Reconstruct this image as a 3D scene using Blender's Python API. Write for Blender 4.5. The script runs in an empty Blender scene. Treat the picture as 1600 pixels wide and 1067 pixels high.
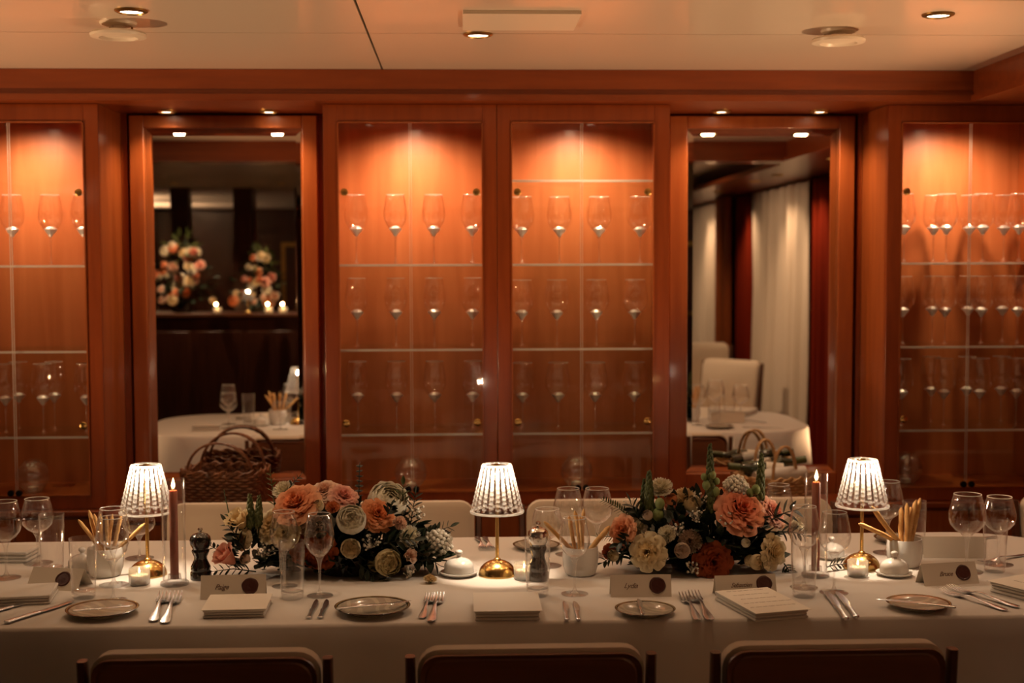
import bpy, bmesh, math, random
from mathutils import Vector, Matrix, Euler
R = math.radians
PI = math.pi
C = bpy.context.scene.collection
sc = bpy.context.scene

# ------------------------------------------------------------------ camera
F = 2100.0
CAM = Vector((0, 0, 1.53))
CM = (Matrix.Rotation(R(-2.2), 3, 'Z') @ Matrix.Rotation(R(90) - math.atan((533.5 - 413) / F), 3, 'X')
      @ Matrix.Rotation(R(-0.18), 3, 'Z'))
cd = bpy.data.cameras.new('camera'); cam = bpy.data.objects.new('camera', cd); C.objects.link(cam)
cd.sensor_width = 36; cd.lens = F / 1600 * 36; cd.clip_start = .05; cd.clip_end = 60
cam.matrix_world = Matrix.Translation(CAM) @ CM.to_4x4()
cd.dof.use_dof = True; cd.dof.focus_distance = 3.28; cd.dof.aperture_fstop = 3.0
sc.camera = cam

# ------------------------------------------------------------------ world, exposure
w = bpy.data.worlds.new('world'); sc.world = w; w.use_nodes = True
w.node_tree.nodes['Background'].inputs[0].default_value = (1, .55, .3, 1)
w.node_tree.nodes['Background'].inputs[1].default_value = 0.012
sc.view_settings.view_transform = 'Standard'; sc.view_settings.look = 'None'
sc.view_settings.gamma = 1; sc.view_settings.use_curve_mapping = False
sc.view_settings.exposure = 0.0
sc.cycles.max_bounces = 10; sc.cycles.transparent_max_bounces = 40; sc.cycles.transmission_bounces = 10
sc.cycles.glossy_bounces = 6; sc.cycles.diffuse_bounces = 3
sc.cycles.sample_clamp_indirect = 4; sc.cycles.sample_clamp_direct = 0
sc.cycles.caustics_reflective = False; sc.cycles.caustics_refractive = False
sc.cycles.use_denoising = True; sc.cycles.blur_glossy = 0.5

TZ = .75            # table top
CEIL = 2.19
FRONT, MIR, COR = 4.68, 5.0, 4.60     # cabinet fronts, mirrors, cornice (world y)
SOF = 2.083

WARM = (1, .66, .40)
LAMPC = (1, .76, .53)

def light(name, kind, loc, power, color=WARM, radius=.03, target=None, angle=90, blend=.8):
    ld = bpy.data.lights.new(name, kind); ld.energy = power; ld.color = color
    ld.shadow_soft_size = radius
    if kind == 'SPOT': ld.spot_size = R(angle); ld.spot_blend = blend
    o = bpy.data.objects.new(name, ld); C.objects.link(o); o.location = loc
    if target is not None:
        o.rotation_euler = (Vector(target) - Vector(loc)).to_track_quat('-Z', 'Y').to_euler()
    return o

# ------------------------------------------------------------------ rays from photo coordinates into the room
def ray(px, py):
    return CM @ Vector(((px - 800) / F, (533.5 - py) / F, -1))
def T(px, py, z=TZ):
    d = ray(px, py); return CAM + d * ((z - CAM.z) / d.z)
def W(px, py, y):
    d = ray(px, py); return CAM + d * (y / d.y)

# ------------------------------------------------------------------ materials
MATS = {}
def newmat(name):
    m = bpy.data.materials.new(name); m.use_nodes = True
    nt = m.node_tree; nt.nodes.clear()
    out = nt.nodes.new('ShaderNodeOutputMaterial')
    MATS[name] = m
    return m, nt, out
def pbr(name, col, rough=.5, metal=0, coat=0, bump=None, spec=.5, sheen=0, sss=0, tint2=None, tscale=8, tstretch=(1, 1, 1)):
    m, nt, out = newmat(name)
    p = nt.nodes.new('ShaderNodeBsdfPrincipled')
    p.inputs['Base Color'].default_value = (*col, 1); p.inputs['Roughness'].default_value = rough
    p.inputs['Metallic'].default_value = metal; p.inputs['Coat Weight'].default_value = coat
    p.inputs['Coat Roughness'].default_value = .08
    p.inputs['Specular IOR Level'].default_value = spec
    p.inputs['Sheen Weight'].default_value = sheen
    if sss:
        p.inputs['Subsurface Weight'].default_value = sss; p.inputs['Subsurface Scale'].default_value = .01
    nt.links.new(p.outputs[0], out.inputs[0])
    if tint2 or bump:
        tc = nt.nodes.new('ShaderNodeTexCoord'); mp = nt.nodes.new('ShaderNodeMapping')
        mp.inputs['Scale'].default_value = tstretch
        nt.links.new(tc.outputs['Object'], mp.inputs[0])
    if tint2:
        n = nt.nodes.new('ShaderNodeTexNoise'); n.inputs['Scale'].default_value = tscale
        n.inputs['Detail'].default_value = 6; n.inputs['Distortion'].default_value = .6
        nt.links.new(mp.outputs[0], n.inputs[0])
        cr = nt.nodes.new('ShaderNodeValToRGB')
        cr.color_ramp.elements[0].position = .32; cr.color_ramp.elements[0].color = (*col, 1)
        cr.color_ramp.elements[1].position = .68; cr.color_ramp.elements[1].color = (*tint2, 1)
        nt.links.new(n.outputs[0], cr.inputs[0]); nt.links.new(cr.outputs[0], p.inputs['Base Color'])
    if bump:
        n2 = nt.nodes.new('ShaderNodeTexNoise'); n2.inputs['Scale'].default_value = bump[0]; n2.inputs['Detail'].default_value = 3
        b = nt.nodes.new('ShaderNodeBump'); b.inputs['Strength'].default_value = bump[1]; b.inputs['Distance'].default_value = bump[2]
        nt.links.new(mp.outputs[0], n2.inputs[0]); nt.links.new(n2.outputs[0], b.inputs['Height'])
        nt.links.new(b.outputs[0], p.inputs['Normal'])
    return m
def wood(name, dark, lightc, rough=.32, axis='Z', scale=5, coat=.35):
    st = {'Z': (6, 6, .5), 'X': (.5, 6, 6), 'Y': (6, .5, 6)}[axis]
    return pbr(name, dark, rough, coat=coat, tint2=lightc, tscale=scale, tstretch=st)
def emit(name, col, strength):
    m, nt, out = newmat(name)
    e = nt.nodes.new('ShaderNodeEmission'); e.inputs[0].default_value = (*col, 1); e.inputs[1].default_value = strength
    nt.links.new(e.outputs[0], out.inputs[0]); return m
def clear(name, base=.04, edge=.8, power=3.5, rough=.02, tint=(1, 1, 1), extra=None, gcol=(1, 1, 1)):
    """thin clear glass: see-through face-on, mirror-like at grazing angles"""
    m, nt, out = newmat(name)
    lw = nt.nodes.new('ShaderNodeLayerWeight'); lw.inputs[0].default_value = .5
    pw = nt.nodes.new('ShaderNodeMath'); pw.operation = 'POWER'; pw.inputs[1].default_value = power
    ma = nt.nodes.new('ShaderNodeMath'); ma.operation = 'MULTIPLY_ADD'; ma.inputs[1].default_value = edge; ma.inputs[2].default_value = base
    nt.links.new(lw.outputs['Facing'], pw.inputs[0]); nt.links.new(pw.outputs[0], ma.inputs[0])
    t = nt.nodes.new('ShaderNodeBsdfTransparent'); t.inputs[0].default_value = (*tint, 1)
    g = nt.nodes.new('ShaderNodeBsdfGlossy'); g.inputs['Roughness'].default_value = rough; g.inputs[0].default_value = (*gcol, 1)
    mx = nt.nodes.new('ShaderNodeMixShader')
    nt.links.new(ma.outputs[0], mx.inputs[0]); nt.links.new(t.outputs[0], mx.inputs[1]); nt.links.new(g.outputs[0], mx.inputs[2])
    last = mx
    if extra:      # share of milky translucency
        tr = nt.nodes.new('ShaderNodeBsdfTranslucent'); tr.inputs[0].default_value = (1, .97, .92, 1)
        df = nt.nodes.new('ShaderNodeBsdfDiffuse'); df.inputs[0].default_value = (.9, .88, .84, 1)
        m1 = nt.nodes.new('ShaderNodeMixShader'); m1.inputs[0].default_value = .4
        nt.links.new(tr.outputs[0], m1.inputs[1]); nt.links.new(df.outputs[0], m1.inputs[2])
        m2 = nt.nodes.new('ShaderNodeMixShader'); m2.inputs[0].default_value = extra
        nt.links.new(mx.outputs[0], m2.inputs[1]); nt.links.new(m1.outputs[0], m2.inputs[2]); last = m2
    nt.links.new(last.outputs[0], out.inputs[0]); return m
def solid_glass(name, rough=.0, trans=.35, milky=0, ior=1.5):
    m, nt, out = newmat(name)
    g = nt.nodes.new('ShaderNodeBsdfGlass'); g.inputs['Roughness'].default_value = rough; g.inputs['IOR'].default_value = ior
    t = nt.nodes.new('ShaderNodeBsdfTransparent')
    mx = nt.nodes.new('ShaderNodeMixShader'); mx.inputs[0].default_value = trans
    nt.links.new(g.outputs[0], mx.inputs[1]); nt.links.new(t.outputs[0], mx.inputs[2]); last = mx
    if milky:
        tr = nt.nodes.new('ShaderNodeBsdfTranslucent'); tr.inputs[0].default_value = (1, .98, .94, 1)
        m2 = nt.nodes.new('ShaderNodeMixShader'); m2.inputs[0].default_value = milky
        nt.links.new(mx.outputs[0], m2.inputs[1]); nt.links.new(tr.outputs[0], m2.inputs[2]); last = m2
    nt.links.new(last.outputs[0], out.inputs[0]); return m
def petal(name, c_in, c_out, r0=.25, r1=1.0, trans=.3):
    """petal colour runs from heart to rim of the bloom (a real colour of the flower)"""
    m, nt, out = newmat(name)
    tc = nt.nodes.new('ShaderNodeTexCoord'); ln = nt.nodes.new('ShaderNodeVectorMath'); ln.operation = 'LENGTH'
    nt.links.new(tc.outputs['Object'], ln.inputs[0])
    mr = nt.nodes.new('ShaderNodeMapRange'); mr.inputs[1].default_value = r0; mr.inputs[2].default_value = r1
    nt.links.new(ln.outputs['Value'], mr.inputs[0])
    mc = nt.nodes.new('ShaderNodeMix'); mc.data_type = 'RGBA'
    mc.inputs[6].default_value = (*c_in, 1); mc.inputs[7].default_value = (*c_out, 1)
    nt.links.new(mr.outputs[0], mc.inputs[0])
    d = nt.nodes.new('ShaderNodeBsdfPrincipled'); d.inputs['Roughness'].default_value = .6; d.inputs['Specular IOR Level'].default_value = .25
    t = nt.nodes.new('ShaderNodeBsdfTranslucent'); mx = nt.nodes.new('ShaderNodeMixShader'); mx.inputs[0].default_value = trans
    nt.links.new(mc.outputs[2], d.inputs['Base Color']); nt.links.new(mc.outputs[2], t.inputs[0])
    nt.links.new(d.outputs[0], mx.inputs[1]); nt.links.new(t.outputs[0], mx.inputs[2]); nt.links.new(mx.outputs[0], out.inputs[0])
    return m

M_WOOD = wood('cherry_wood', (.30, .068, .014), (.40, .105, .024))
M_WOODX = wood('cherry_wood_lengthways', (.20, .036, .006), (.27, .055, .010), axis='X')
M_WOODF = wood('cherry_frame', (.235, .044, .008), (.31, .062, .012))
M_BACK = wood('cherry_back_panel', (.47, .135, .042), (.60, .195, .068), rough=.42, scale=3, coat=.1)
M_DARKW = wood('dark_walnut', (.035, .010, .005), (.06, .018, .008), axis='Z')
M_CHAIRW = wood('chair_walnut', (.07, .022, .009), (.11, .035, .014), axis='X', rough=.35)
M_CHAIRB = wood('chair_back_veneer', (.17, .06, .025), (.23, .085, .035), axis='X', rough=.45)
M_UPH = pbr('cream_upholstery', (.62, .51, .39), .9, bump=(900, .3, .001), sheen=.2)
M_CLOTH = pbr('white_tablecloth', (.74, .70, .65), .85, bump=(700, .15, .0008))
M_LINEN = pbr('folded_linen', (.70, .66, .60), .9, bump=(900, .3, .0008))
M_PAPER = pbr('cream_paper', (.80, .72, .60), .75)
M_MENU = pbr('menu_card', (.84, .78, .68), .7)
M_CERAM = pbr('white_porcelain', (.82, .80, .76), .22, coat=.4)
M_BRASS = pbr('brushed_brass', (.72, .46, .16), .22, metal=1, bump=(300, .05, .0005))
M_BRASSD = pbr('aged_brass', (.45, .27, .09), .35, metal=1)
M_STEEL = pbr('polished_cutlery', (.80, .86, .92), .24, metal=1)
M_CHROME = pbr('chrome', (.85, .83, .80), .08, metal=1)
M_BLACK = pbr('black_lacquer', (.008, .007, .007), .12, coat=.8)
M_BLACKM = pbr('black_metal', (.01, .008, .008), .4, metal=.6)
M_SEAL = pbr('dark_red_wax', (.075, .018, .012), .38, coat=.3, bump=(160, .5, .002))
M_INK = pbr('brown_ink', (.16, .085, .05), .8)
M_CANDLE = pbr('terracotta_wax', (.38, .095, .05), .45, sss=.25)
M_WAXW = pbr('white_wax', (.9, .85, .75), .5, sss=.3)
M_BREAD = pbr('baked_bread', (.62, .32, .10), .75, tint2=(.76, .46, .18), tscale=60, bump=(90, .6, .002))
M_CEIL = pbr('ceiling_lacquer', (.88, .74, .60), .35, metal=.2, spec=.7, coat=.35)
M_CEILP = pbr('ceiling_plate', (.86, .74, .60), .35, spec=.6)
M_GAP = pbr('seam_shadow_gap', (.03, .015, .008), .9)
M_CARPET = pbr('dark_carpet', (.022, .010, .007), .95, bump=(500, .5, .003))
M_WICKD = pbr('dark_wicker', (.10, .036, .016), .45, tint2=(.28, .115, .05), tscale=25)
M_WICKL = pbr('pale_wicker', (.50, .29, .12), .55, tint2=(.66, .42, .20), tscale=25)
M_BOTTLE = pbr('green_bottle', (.012, .035, .016), .06, coat=.6, spec=.8)
M_FOIL = pbr('bottle_label_paper', (.75, .70, .60), .6)
M_CURT = pbr('beige_curtain', (.62, .52, .41), .85)
M_CURTR = pbr('red_velvet', (.19, .018, .006), .95, spec=.05)
M_MIRROR = pbr('mirror_silver', (.86, .82, .77), .0, metal=1, spec=1)
M_PANE = clear('door_pane_glass', base=.022, edge=.7, power=4)
M_SHELF = clear('shelf_glass', base=.05, edge=.35, power=2.5, rough=.05, tint=(.95, .98, .95))
M_EDGE = clear('polished_glass_edge', base=.25, edge=.3, rough=.25, extra=.7)
M_BOWL = clear('thin_glass', base=.045, edge=.85, power=3.0, rough=.03)
M_FOOT = clear('pressed_glass', base=.10, edge=.55, power=2.2, rough=.06, extra=.10)
M_STEM = clear('stem_glass', base=.13, edge=.65, power=1.8, rough=.05, extra=.03)
M_SPARK = clear('glass_sparkle_bulb', base=.92, edge=.08, power=2, rough=.42, extra=.35)  # milky gloss imitates the sparkle refracted by the thick bowl base
M_GLOBE = clear('globe_glass', base=.07, edge=.6, power=2, rough=.10, extra=.05)
M_CRYST = solid_glass('crystal_prism', .08, .38, milky=.13)
M_CRYSTC = clear('crystal_groove', base=.10, edge=.9, power=2, rough=.06)
M_RIMG = clear('cut_glass_rim', base=.3, edge=.5, rough=.2, extra=.5)
M_FROST = clear('ribbed_tealight_glass', base=.06, edge=.6, power=2.5, rough=.08, extra=.35)
M_LED = emit('led_lens', (1, .86, .66), 26)
M_DOWN = emit('downlight_lens', (1, .78, .52), 14)
M_FLAME = emit('candle_flame', (1, .62, .22), 30)
M_FLAMEC = emit('flame_core', (1, .85, .55), 60)
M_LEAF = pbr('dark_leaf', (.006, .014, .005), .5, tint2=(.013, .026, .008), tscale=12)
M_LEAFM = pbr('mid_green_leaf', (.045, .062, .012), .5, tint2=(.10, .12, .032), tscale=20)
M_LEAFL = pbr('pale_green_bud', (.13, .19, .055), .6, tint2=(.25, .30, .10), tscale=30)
M_EUCA = pbr('eucalyptus_leaf', (.04, .055, .045), .55)
M_BREATH = pbr('tiny_white_bloom', (.72, .68, .58), .8)
M_STEMG = pbr('green_stem', (.05, .08, .03), .6)
P_PEACH = petal('peach_petals', (.80, .27, .10), (.85, .45, .26))
P_CORAL = petal('coral_petals', (.78, .22, .10), (.84, .40, .25))
P_ORANGE = petal('orange_petals', (.75, .24, .07), (.80, .36, .17))
P_PINK = petal('pink_petals', (.80, .33, .24), (.86, .52, .40))
P_BLUSH = petal('blush_petals', (.82, .50, .34), (.86, .68, .54))
P_CREAM = petal('cream_petals', (.80, .60, .30), (.85, .74, .50))
P_WHITE = petal('white_petals', (.80, .72, .50), (.86, .82, .70))
P_IVORY = petal('ivory_petals', (.62, .48, .22), (.80, .70, .42))
P_TERRA = petal('terracotta_petals', (.34, .06, .018), (.44, .10, .03))
P_MAUVE = petal('dusky_petals', (.55, .38, .27), (.70, .56, .44))

# ------------------------------------------------------------------ mesh builder
class MB:
    def __init__(s): s.bm = bmesh.new(); s.slot = 0
    def _f(s, vs):
        try:
            f = s.bm.faces.new(vs); f.material_index = s.slot; f.smooth = True; return f
        except ValueError: return None
    def box(s, x0, x1, y0, y1, z0, z1, M=None):
        co = [Vector((x, y, z)) for z in (z0, z1) for x, y in ((x0, y0), (x1, y0), (x1, y1), (x0, y1))]
        if M: co = [M @ c for c in co]
        v = [s.bm.verts.new(c) for c in co]
        for q in ((3, 2, 1, 0), (4, 5, 6, 7), (0, 1, 5, 4), (1, 2, 6, 5), (2, 3, 7, 6), (3, 0, 4, 7)): s._f([v[i] for i in q])
        return s
    def lathe(s, prof, seg=32, c=(0, 0, 0), M=None, fn=None):
        """prof: (r, z) list; r == 0 closes at a pole; fn(angle, i) scales r"""
        rings = []; c = Vector(c)
        for i, (r, z) in enumerate(prof):
            if r < 1e-6:
                p = c + Vector((0, 0, z)); rings.append([s.bm.verts.new(M @ p if M else p)])
            else:
                ring = []
                for k in range(seg):
                    a = 2 * PI * k / seg; rr = r * (fn(a, i) if fn else 1)
                    p = c + Vector((rr * math.cos(a), rr * math.sin(a), z)); ring.append(s.bm.verts.new(M @ p if M else p))
                rings.append(ring)
        for a, b in zip(rings, rings[1:]):
            for k in range(seg):
                k2 = (k + 1) % seg
                if len(a) == 1 and len(b) == 1: continue
                if len(a) == 1: s._f([a[0], b[k2], b[k]])
                elif len(b) == 1: s._f([a[k], a[k2], b[0]])
                else: s._f([a[k], a[k2], b[k2], b[k]])
        return s
    def tube(s, pts, rad, seg=8, cap=True, flat=1.0, closed=False):
        pts = [Vector(p) for p in pts]; n = len(pts)
        rs = rad if isinstance(rad, (list, tuple)) else [rad] * n
        rings = []; up = None
        for i, p in enumerate(pts):
            a = pts[(i - 1) % n] if (i > 0 or closed) else p; b = pts[(i + 1) % n] if (i < n - 1 or closed) else p
            t = (b - a).normalized()
            if up is None:
                up = Vector((0, 0, 1)) if abs(t.z) < .9 else Vector((0, 1, 0))
            side = t.cross(up)
            if side.length < 1e-5: side = t.orthogonal()
            side.normalize(); up = side.cross(t).normalized()
            rings.append([s.bm.verts.new(p + (side * math.cos(2 * PI * k / seg) + up * math.sin(2 * PI * k / seg) * flat) * rs[i]) for k in range(seg)])
        pairs = list(zip(rings, rings[1:])) + ([(rings[-1], rings[0])] if closed else [])
        for a, b in pairs:
            for k in range(seg):
                k2 = (k + 1) % seg; s._f([a[k], a[k2], b[k2], b[k]])
        if cap and not closed: s._f(rings[0][::-1]); s._f(rings[-1])
        return s
    def loft(s, secs, seg=8, power=1.0):
        """secs: (pos, half_width_vec, half_thick_vec)"""
        rings = []
        for p, a, b in secs:
            ring = []
            for k in range(seg):
                t = 2 * PI * (k + .5) / seg; ct, st = math.cos(t), math.sin(t)
                ct = math.copysign(abs(ct) ** power, ct); st = math.copysign(abs(st) ** power, st)
                ring.append(s.bm.verts.new(Vector(p) + Vector(a) * ct + Vector(b) * st))
            rings.append(ring)
        for a, b in zip(rings, rings[1:]):
            for k in range(seg): k2 = (k + 1) % seg; s._f([a[k], a[k2], b[k2], b[k]])
        s._f(rings[0][::-1]); s._f(rings[-1])
        return s
    def grid(s, fn, nu, nv, wrap=False, sl=None):
        vs = [[s.bm.verts.new(fn(i / nu, j / nv)) for i in range(nu + (0 if wrap else 1))] for j in range(nv + 1)]
        for j in range(nv):
            for i in range(nu):
                i2 = (i + 1) % nu if wrap else i + 1
                if sl: s.slot = sl((i + .5) / nu, (j + .5) / nv)
                s._f([vs[j][i], vs[j][i2], vs[j + 1][i2], vs[j + 1][i]])
        s.slot = 0
        return s
    def ball(s, c, r, seg=8, rings=5, sz=1.0):
        prof = [(r * math.sin(PI * i / rings), -r * sz * math.cos(PI * i / rings)) for i in range(rings + 1)]
        prof[0] = (0, -r * sz); prof[-1] = (0, r * sz)
        return s.lathe(prof, seg, c)
    def build(s, name, mats, parent=None, angle=38, bevel=0, weld=False, loc=None):
        bmesh.ops.recalc_face_normals(s.bm, faces=s.bm.faces[:])
        me = bpy.data.meshes.new(name); s.bm.to_mesh(me); s.bm.free()
        if not isinstance(mats, (list, tuple)): mats = [mats]
        for m in mats: me.materials.append(m)
        me.set_sharp_from_angle(angle=R(angle))
        o = bpy.data.objects.new(name, me); C.objects.link(o)
        if parent: o.parent = parent
        if loc is not None: o.location = loc
        if bevel:
            b = o.modifiers.new('bevel', 'BEVEL'); b.width = bevel; b.segments = 2; b.limit_method = 'ANGLE'; b.angle_limit = R(40)
        return o

def tag(o, label=None, cat=None, group=None):
    if label: o['label'] = label
    if cat: o['category'] = cat
    if group: o['group'] = group
    return o
def thing(name, label, cat, loc=(0, 0, 0), rz=0, group=None):
    o = bpy.data.objects.new(name, None); C.objects.link(o); o.location = loc; o.rotation_euler = (0, 0, rz)
    o.empty_display_size = .05
    return tag(o, label, cat, group)
def struct(name, mb, m, bevel=0):
    o = mb.build(name, m, bevel=bevel); o['kind'] = 'structure'; return o
KIDS = {}
def copy_tree(o, parent=None):
    c = o.copy(); C.objects.link(c)
    if parent: c.parent = parent
    for ch in [x for x in o.children]: copy_tree(ch, c)
    return c
def dup(o, label, loc, rz=0, group=None, sc_=None):
    c = copy_tree(o); c.location = loc; c.rotation_euler = (0, 0, rz); c['label'] = label
    if group: c['group'] = group
    if sc_: c.scale = sc_ if isinstance(sc_, (tuple, list)) else (sc_,) * 3
    return c

# =================================================================== ROOM SHELL
XL, XR = -3.6, 2.55
YB = -6.2
struct('floor', MB().box(XL - .1, XR + .1, YB - .1, 5.3, -.06, 0), M_CARPET)
struct('wall_back', MB().box(XL, XR, 5.03, 5.12, 0, SOF + .2), M_WOODF)
struct('wall_left', MB().box(XL - .1, XL, YB, 5.12, 0, 2.4), M_DARKW)
struct('wall_right', MB().box(XR, XR + .1, YB, 5.12, 0, 2.4), M_WOODF)
struct('wall_rear', MB().box(XL, XR, YB - .1, YB, 0, 2.4), M_DARKW)
# ceiling: lacquered panels with seams
SX = W(597, 118, COR).x
S1 = T(600, 52, CEIL).y; S2 = T(1000, 0, CEIL).y - .02
ceil = MB(); g = .0035
xs = [XL, SX - 1.25 * 2, SX - 0, SX + 3.2, XR + .05]
xs = sorted(set([x for x in xs if XL <= x <= XR + .05]))
ys = [YB, -4, -2, 0, 1.5, S2, S1, 5.15]
for a, b in zip(xs, xs[1:]):
    for c_, d in zip(ys, ys[1:]):
        ceil.box(a + g, b - g, c_ + g * .7, d - g * .7, CEIL, CEIL + .03)
struct('ceiling', ceil, M_CEIL)
struct('trim_1', MB().box(XL, XR, YB, 5.15, CEIL + .03, CEIL + .06), M_GAP)
# cornice along the cabinet wall, its return towards the camera and the beam across the room
XC = W(1521, 140, COR).x
c = MB().box(XL, XC, COR, COR + .03, SOF, CEIL - .001).box(XL, XC, COR - .012, COR, SOF, SOF + .022).box(XL, XC + .0, COR - .006, COR, SOF + .022, SOF + .032)
struct('trim_2', c, M_WOODX)
struct('trim_3', MB().box(XL, XR, COR + .03, 5.03, SOF, SOF + .03), M_WOODX)      # soffit above the cabinets
c = MB().box(XC, XC + .03, 2.72, COR + .03, SOF, CEIL - .001).box(XC - .012, XC, 2.74, COR, SOF, SOF + .022)
struct('trim_4', c, M_WOODX)
struct('trim_5', MB().box(XC + .03, XR, YB, COR + .03, SOF, SOF + .03), M_WOODX)
struct('trim_6', MB().box(XL, XC + .03, 2.52, 2.74, SOF, CEIL - .001), M_WOODX)

def downlight(loc, label, group, r=.042, power=14, angle=110, ring=M_BRASSD, tgt=None, color=WARM, depth=.004):
    t = thing('ceiling_downlight', label, 'downlight', loc, 0, group)
    MB().lathe([(r * .72, -depth), (r * .78, -depth - .004), (r, -.004), (r * 1.02, 0), (r * .72, 0), (r * .72, -depth)], 28).build('trim_ring', ring, t)
    MB().lathe([(0, -.0035), (r * .72, -.0035)], 28).build('lens', M_DOWN, t)
    light('downlight_lamp', 'SPOT', (loc[0], loc[1], loc[2] - .012), power, color, r * .6,
          tgt or (loc[0], loc[1], 0), angle, .9)
    return t
q = T(205, 16, CEIL); downlight(q, 'round downlight in the ceiling next to the smoke detector dish', 'ceiling downlights', power=5)
q = T(747, 53, CEIL); downlight(q, 'round downlight in the ceiling beside the rectangular hatch', 'ceiling downlights', power=5)
q = T(1466, 22, CEIL); downlight(q, 'round downlight in the ceiling towards the angled cornice', 'ceiling downlights', power=5)
for xx, yy, lab in ((-.42, 3.02, 'added fill lamp in the ceiling above the first flowers, out of the picture'), (.62, 3.02, 'added fill lamp in the ceiling above the second flowers, out of the picture'), (-2.1, 3.0, 'added fill lamp in the ceiling above the table end, out of the picture')):
    downlight(Vector((xx, yy, CEIL)), lab, 'added fill lamps over the table', r=.04, power=10, angle=56, tgt=(xx + (.0 if xx > -2 else .5), 3.36, TZ))  # unseen fill lamps added to brighten the flowers and cloth
for px, lab in ((260, 'small recessed spotlight above the dark mirror, one nearer the outer cabinet'), (420, 'small recessed spotlight above the dark mirror, one nearer the middle cabinets'),
                (1127, 'small recessed spotlight above the curtain-reflecting mirror, one nearer the middle cabinets'), (1281, 'small recessed spotlight above the curtain-reflecting mirror, one nearer the outer cabinet')):
    q = T(px, 173, SOF)
    downlight(Vector((q.x, q.y, SOF)), lab, 'niche spotlights', r=.036, power=13, angle=130, ring=M_BRASSD, tgt=(q.x, q.y + .02, 0))
# soffit lights along the curtain side and rear ceiling lights, seen in the mirrors
for i, yy in enumerate((2.9, 1.64, 1.0, -.3, -1.9)):
    downlight(Vector((1.98, yy, SOF)), ['recessed spotlight over the red curtain closest to the table', 'recessed spotlight over the wide beige curtain, first of two', 'recessed spotlight over the wide beige curtain, second of two',
              'recessed spotlight over the wooden strip between curtains', 'recessed spotlight over the far beige curtain'][i], 'spotlights along the curtains', r=.04, power=26, angle=110, tgt=(2.25, yy, .9))
zc_ = 1.2
for i, (xx, yy) in enumerate(((W(272, 300, 2 * MIR + 1.0).x, -1.0), (W(440, 297, 2 * MIR + 1.0).x, -1.0), (-3.0, -.2))):
    downlight(Vector((xx, yy, CEIL)), ['round downlight above the tall flower arrangement on the counter', 'round downlight behind the counter posts', 'round downlight in the darkest part of the far ceiling'][i], 'rear ceiling downlights', r=.042, power=70 if i < 2 else 12, angle=66, tgt=(xx, yy - .5, zc_))
for xx, yy, ty, pw, lab in ((.25, .7, .75, 130, 'added fill lamp behind the camera turned on the wide beige curtain'), (.45, -1.5, -2.1, 95, 'added fill lamp far behind the camera turned on the far beige curtain')):
    downlight(Vector((xx, yy, CEIL)), lab, 'added curtain fill lamps', r=.045, power=pw, angle=72, tgt=(2.27, ty, 1.15))  # unseen fill lamps added to wash the curtains evenly
# ceiling speaker/detector dishes
def dish(px, py, label, drop):
    q = T(px, py, CEIL - drop)
    t = thing('smoke_detector', label, 'smoke detector', (q.x, q.y, CEIL), 0)
    MB().lathe([(0, 0), (.05, 0), (.048, -.006), (.02, -.01), (.018, -drop + .004), (0, -drop + .004)], 28).build('mount', M_CEILP, t)
    MB().lathe([(0, -drop + .006), (.07, -drop + .006), (.076, -drop), (.074, -drop - .007), (.052, -drop - .010), (.046, -drop - .003), (0, -drop - .002)], 36).build('cover', M_CEILP, t)
    for sx in (-.03, .03): MB().tube([(sx, .03, 0), (sx, .03, -drop)], .003, 6).build('bracket', M_BRASSD, t)
dish(185, 54, 'round cream smoke detector dish hanging under the ceiling by a downlight', .032)
dish(1310, 63, 'round cream smoke detector dish hanging near the angled cornice', .028)
a, b = T(723, 15, CEIL), T(910, 42, CEIL)
h = MB().box(a.x, a.x + .315, b.y - .005, b.y - .14, CEIL - .009, CEIL - .0005)
a = T(723, 15, CEIL); y0, y1 = T(800, 16, CEIL).y, T(800, 42, CEIL).y
h = MB().box(a.x, a.x + .31, y0, y1, CEIL - .010, CEIL - .0005).build('access_hatch', M_CEILP, bevel=.001)
tag(h, 'pale rectangular access hatch screwed to the ceiling', 'hatch')

# =================================================================== DISPLAY CABINETS
def X(px, y=FRONT, py=430): return W(px, py, y).x
ZT = W(650, 190, FRONT).z; ZB = W(650, 770, FRONT).z
SHELF_Z = [W(650, 412.5, FRONT + .03).z, W(650, 545, FRONT + .03).z, W(650, 677, FRONT + .03).z]
CABTOP = SOF - .001

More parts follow.
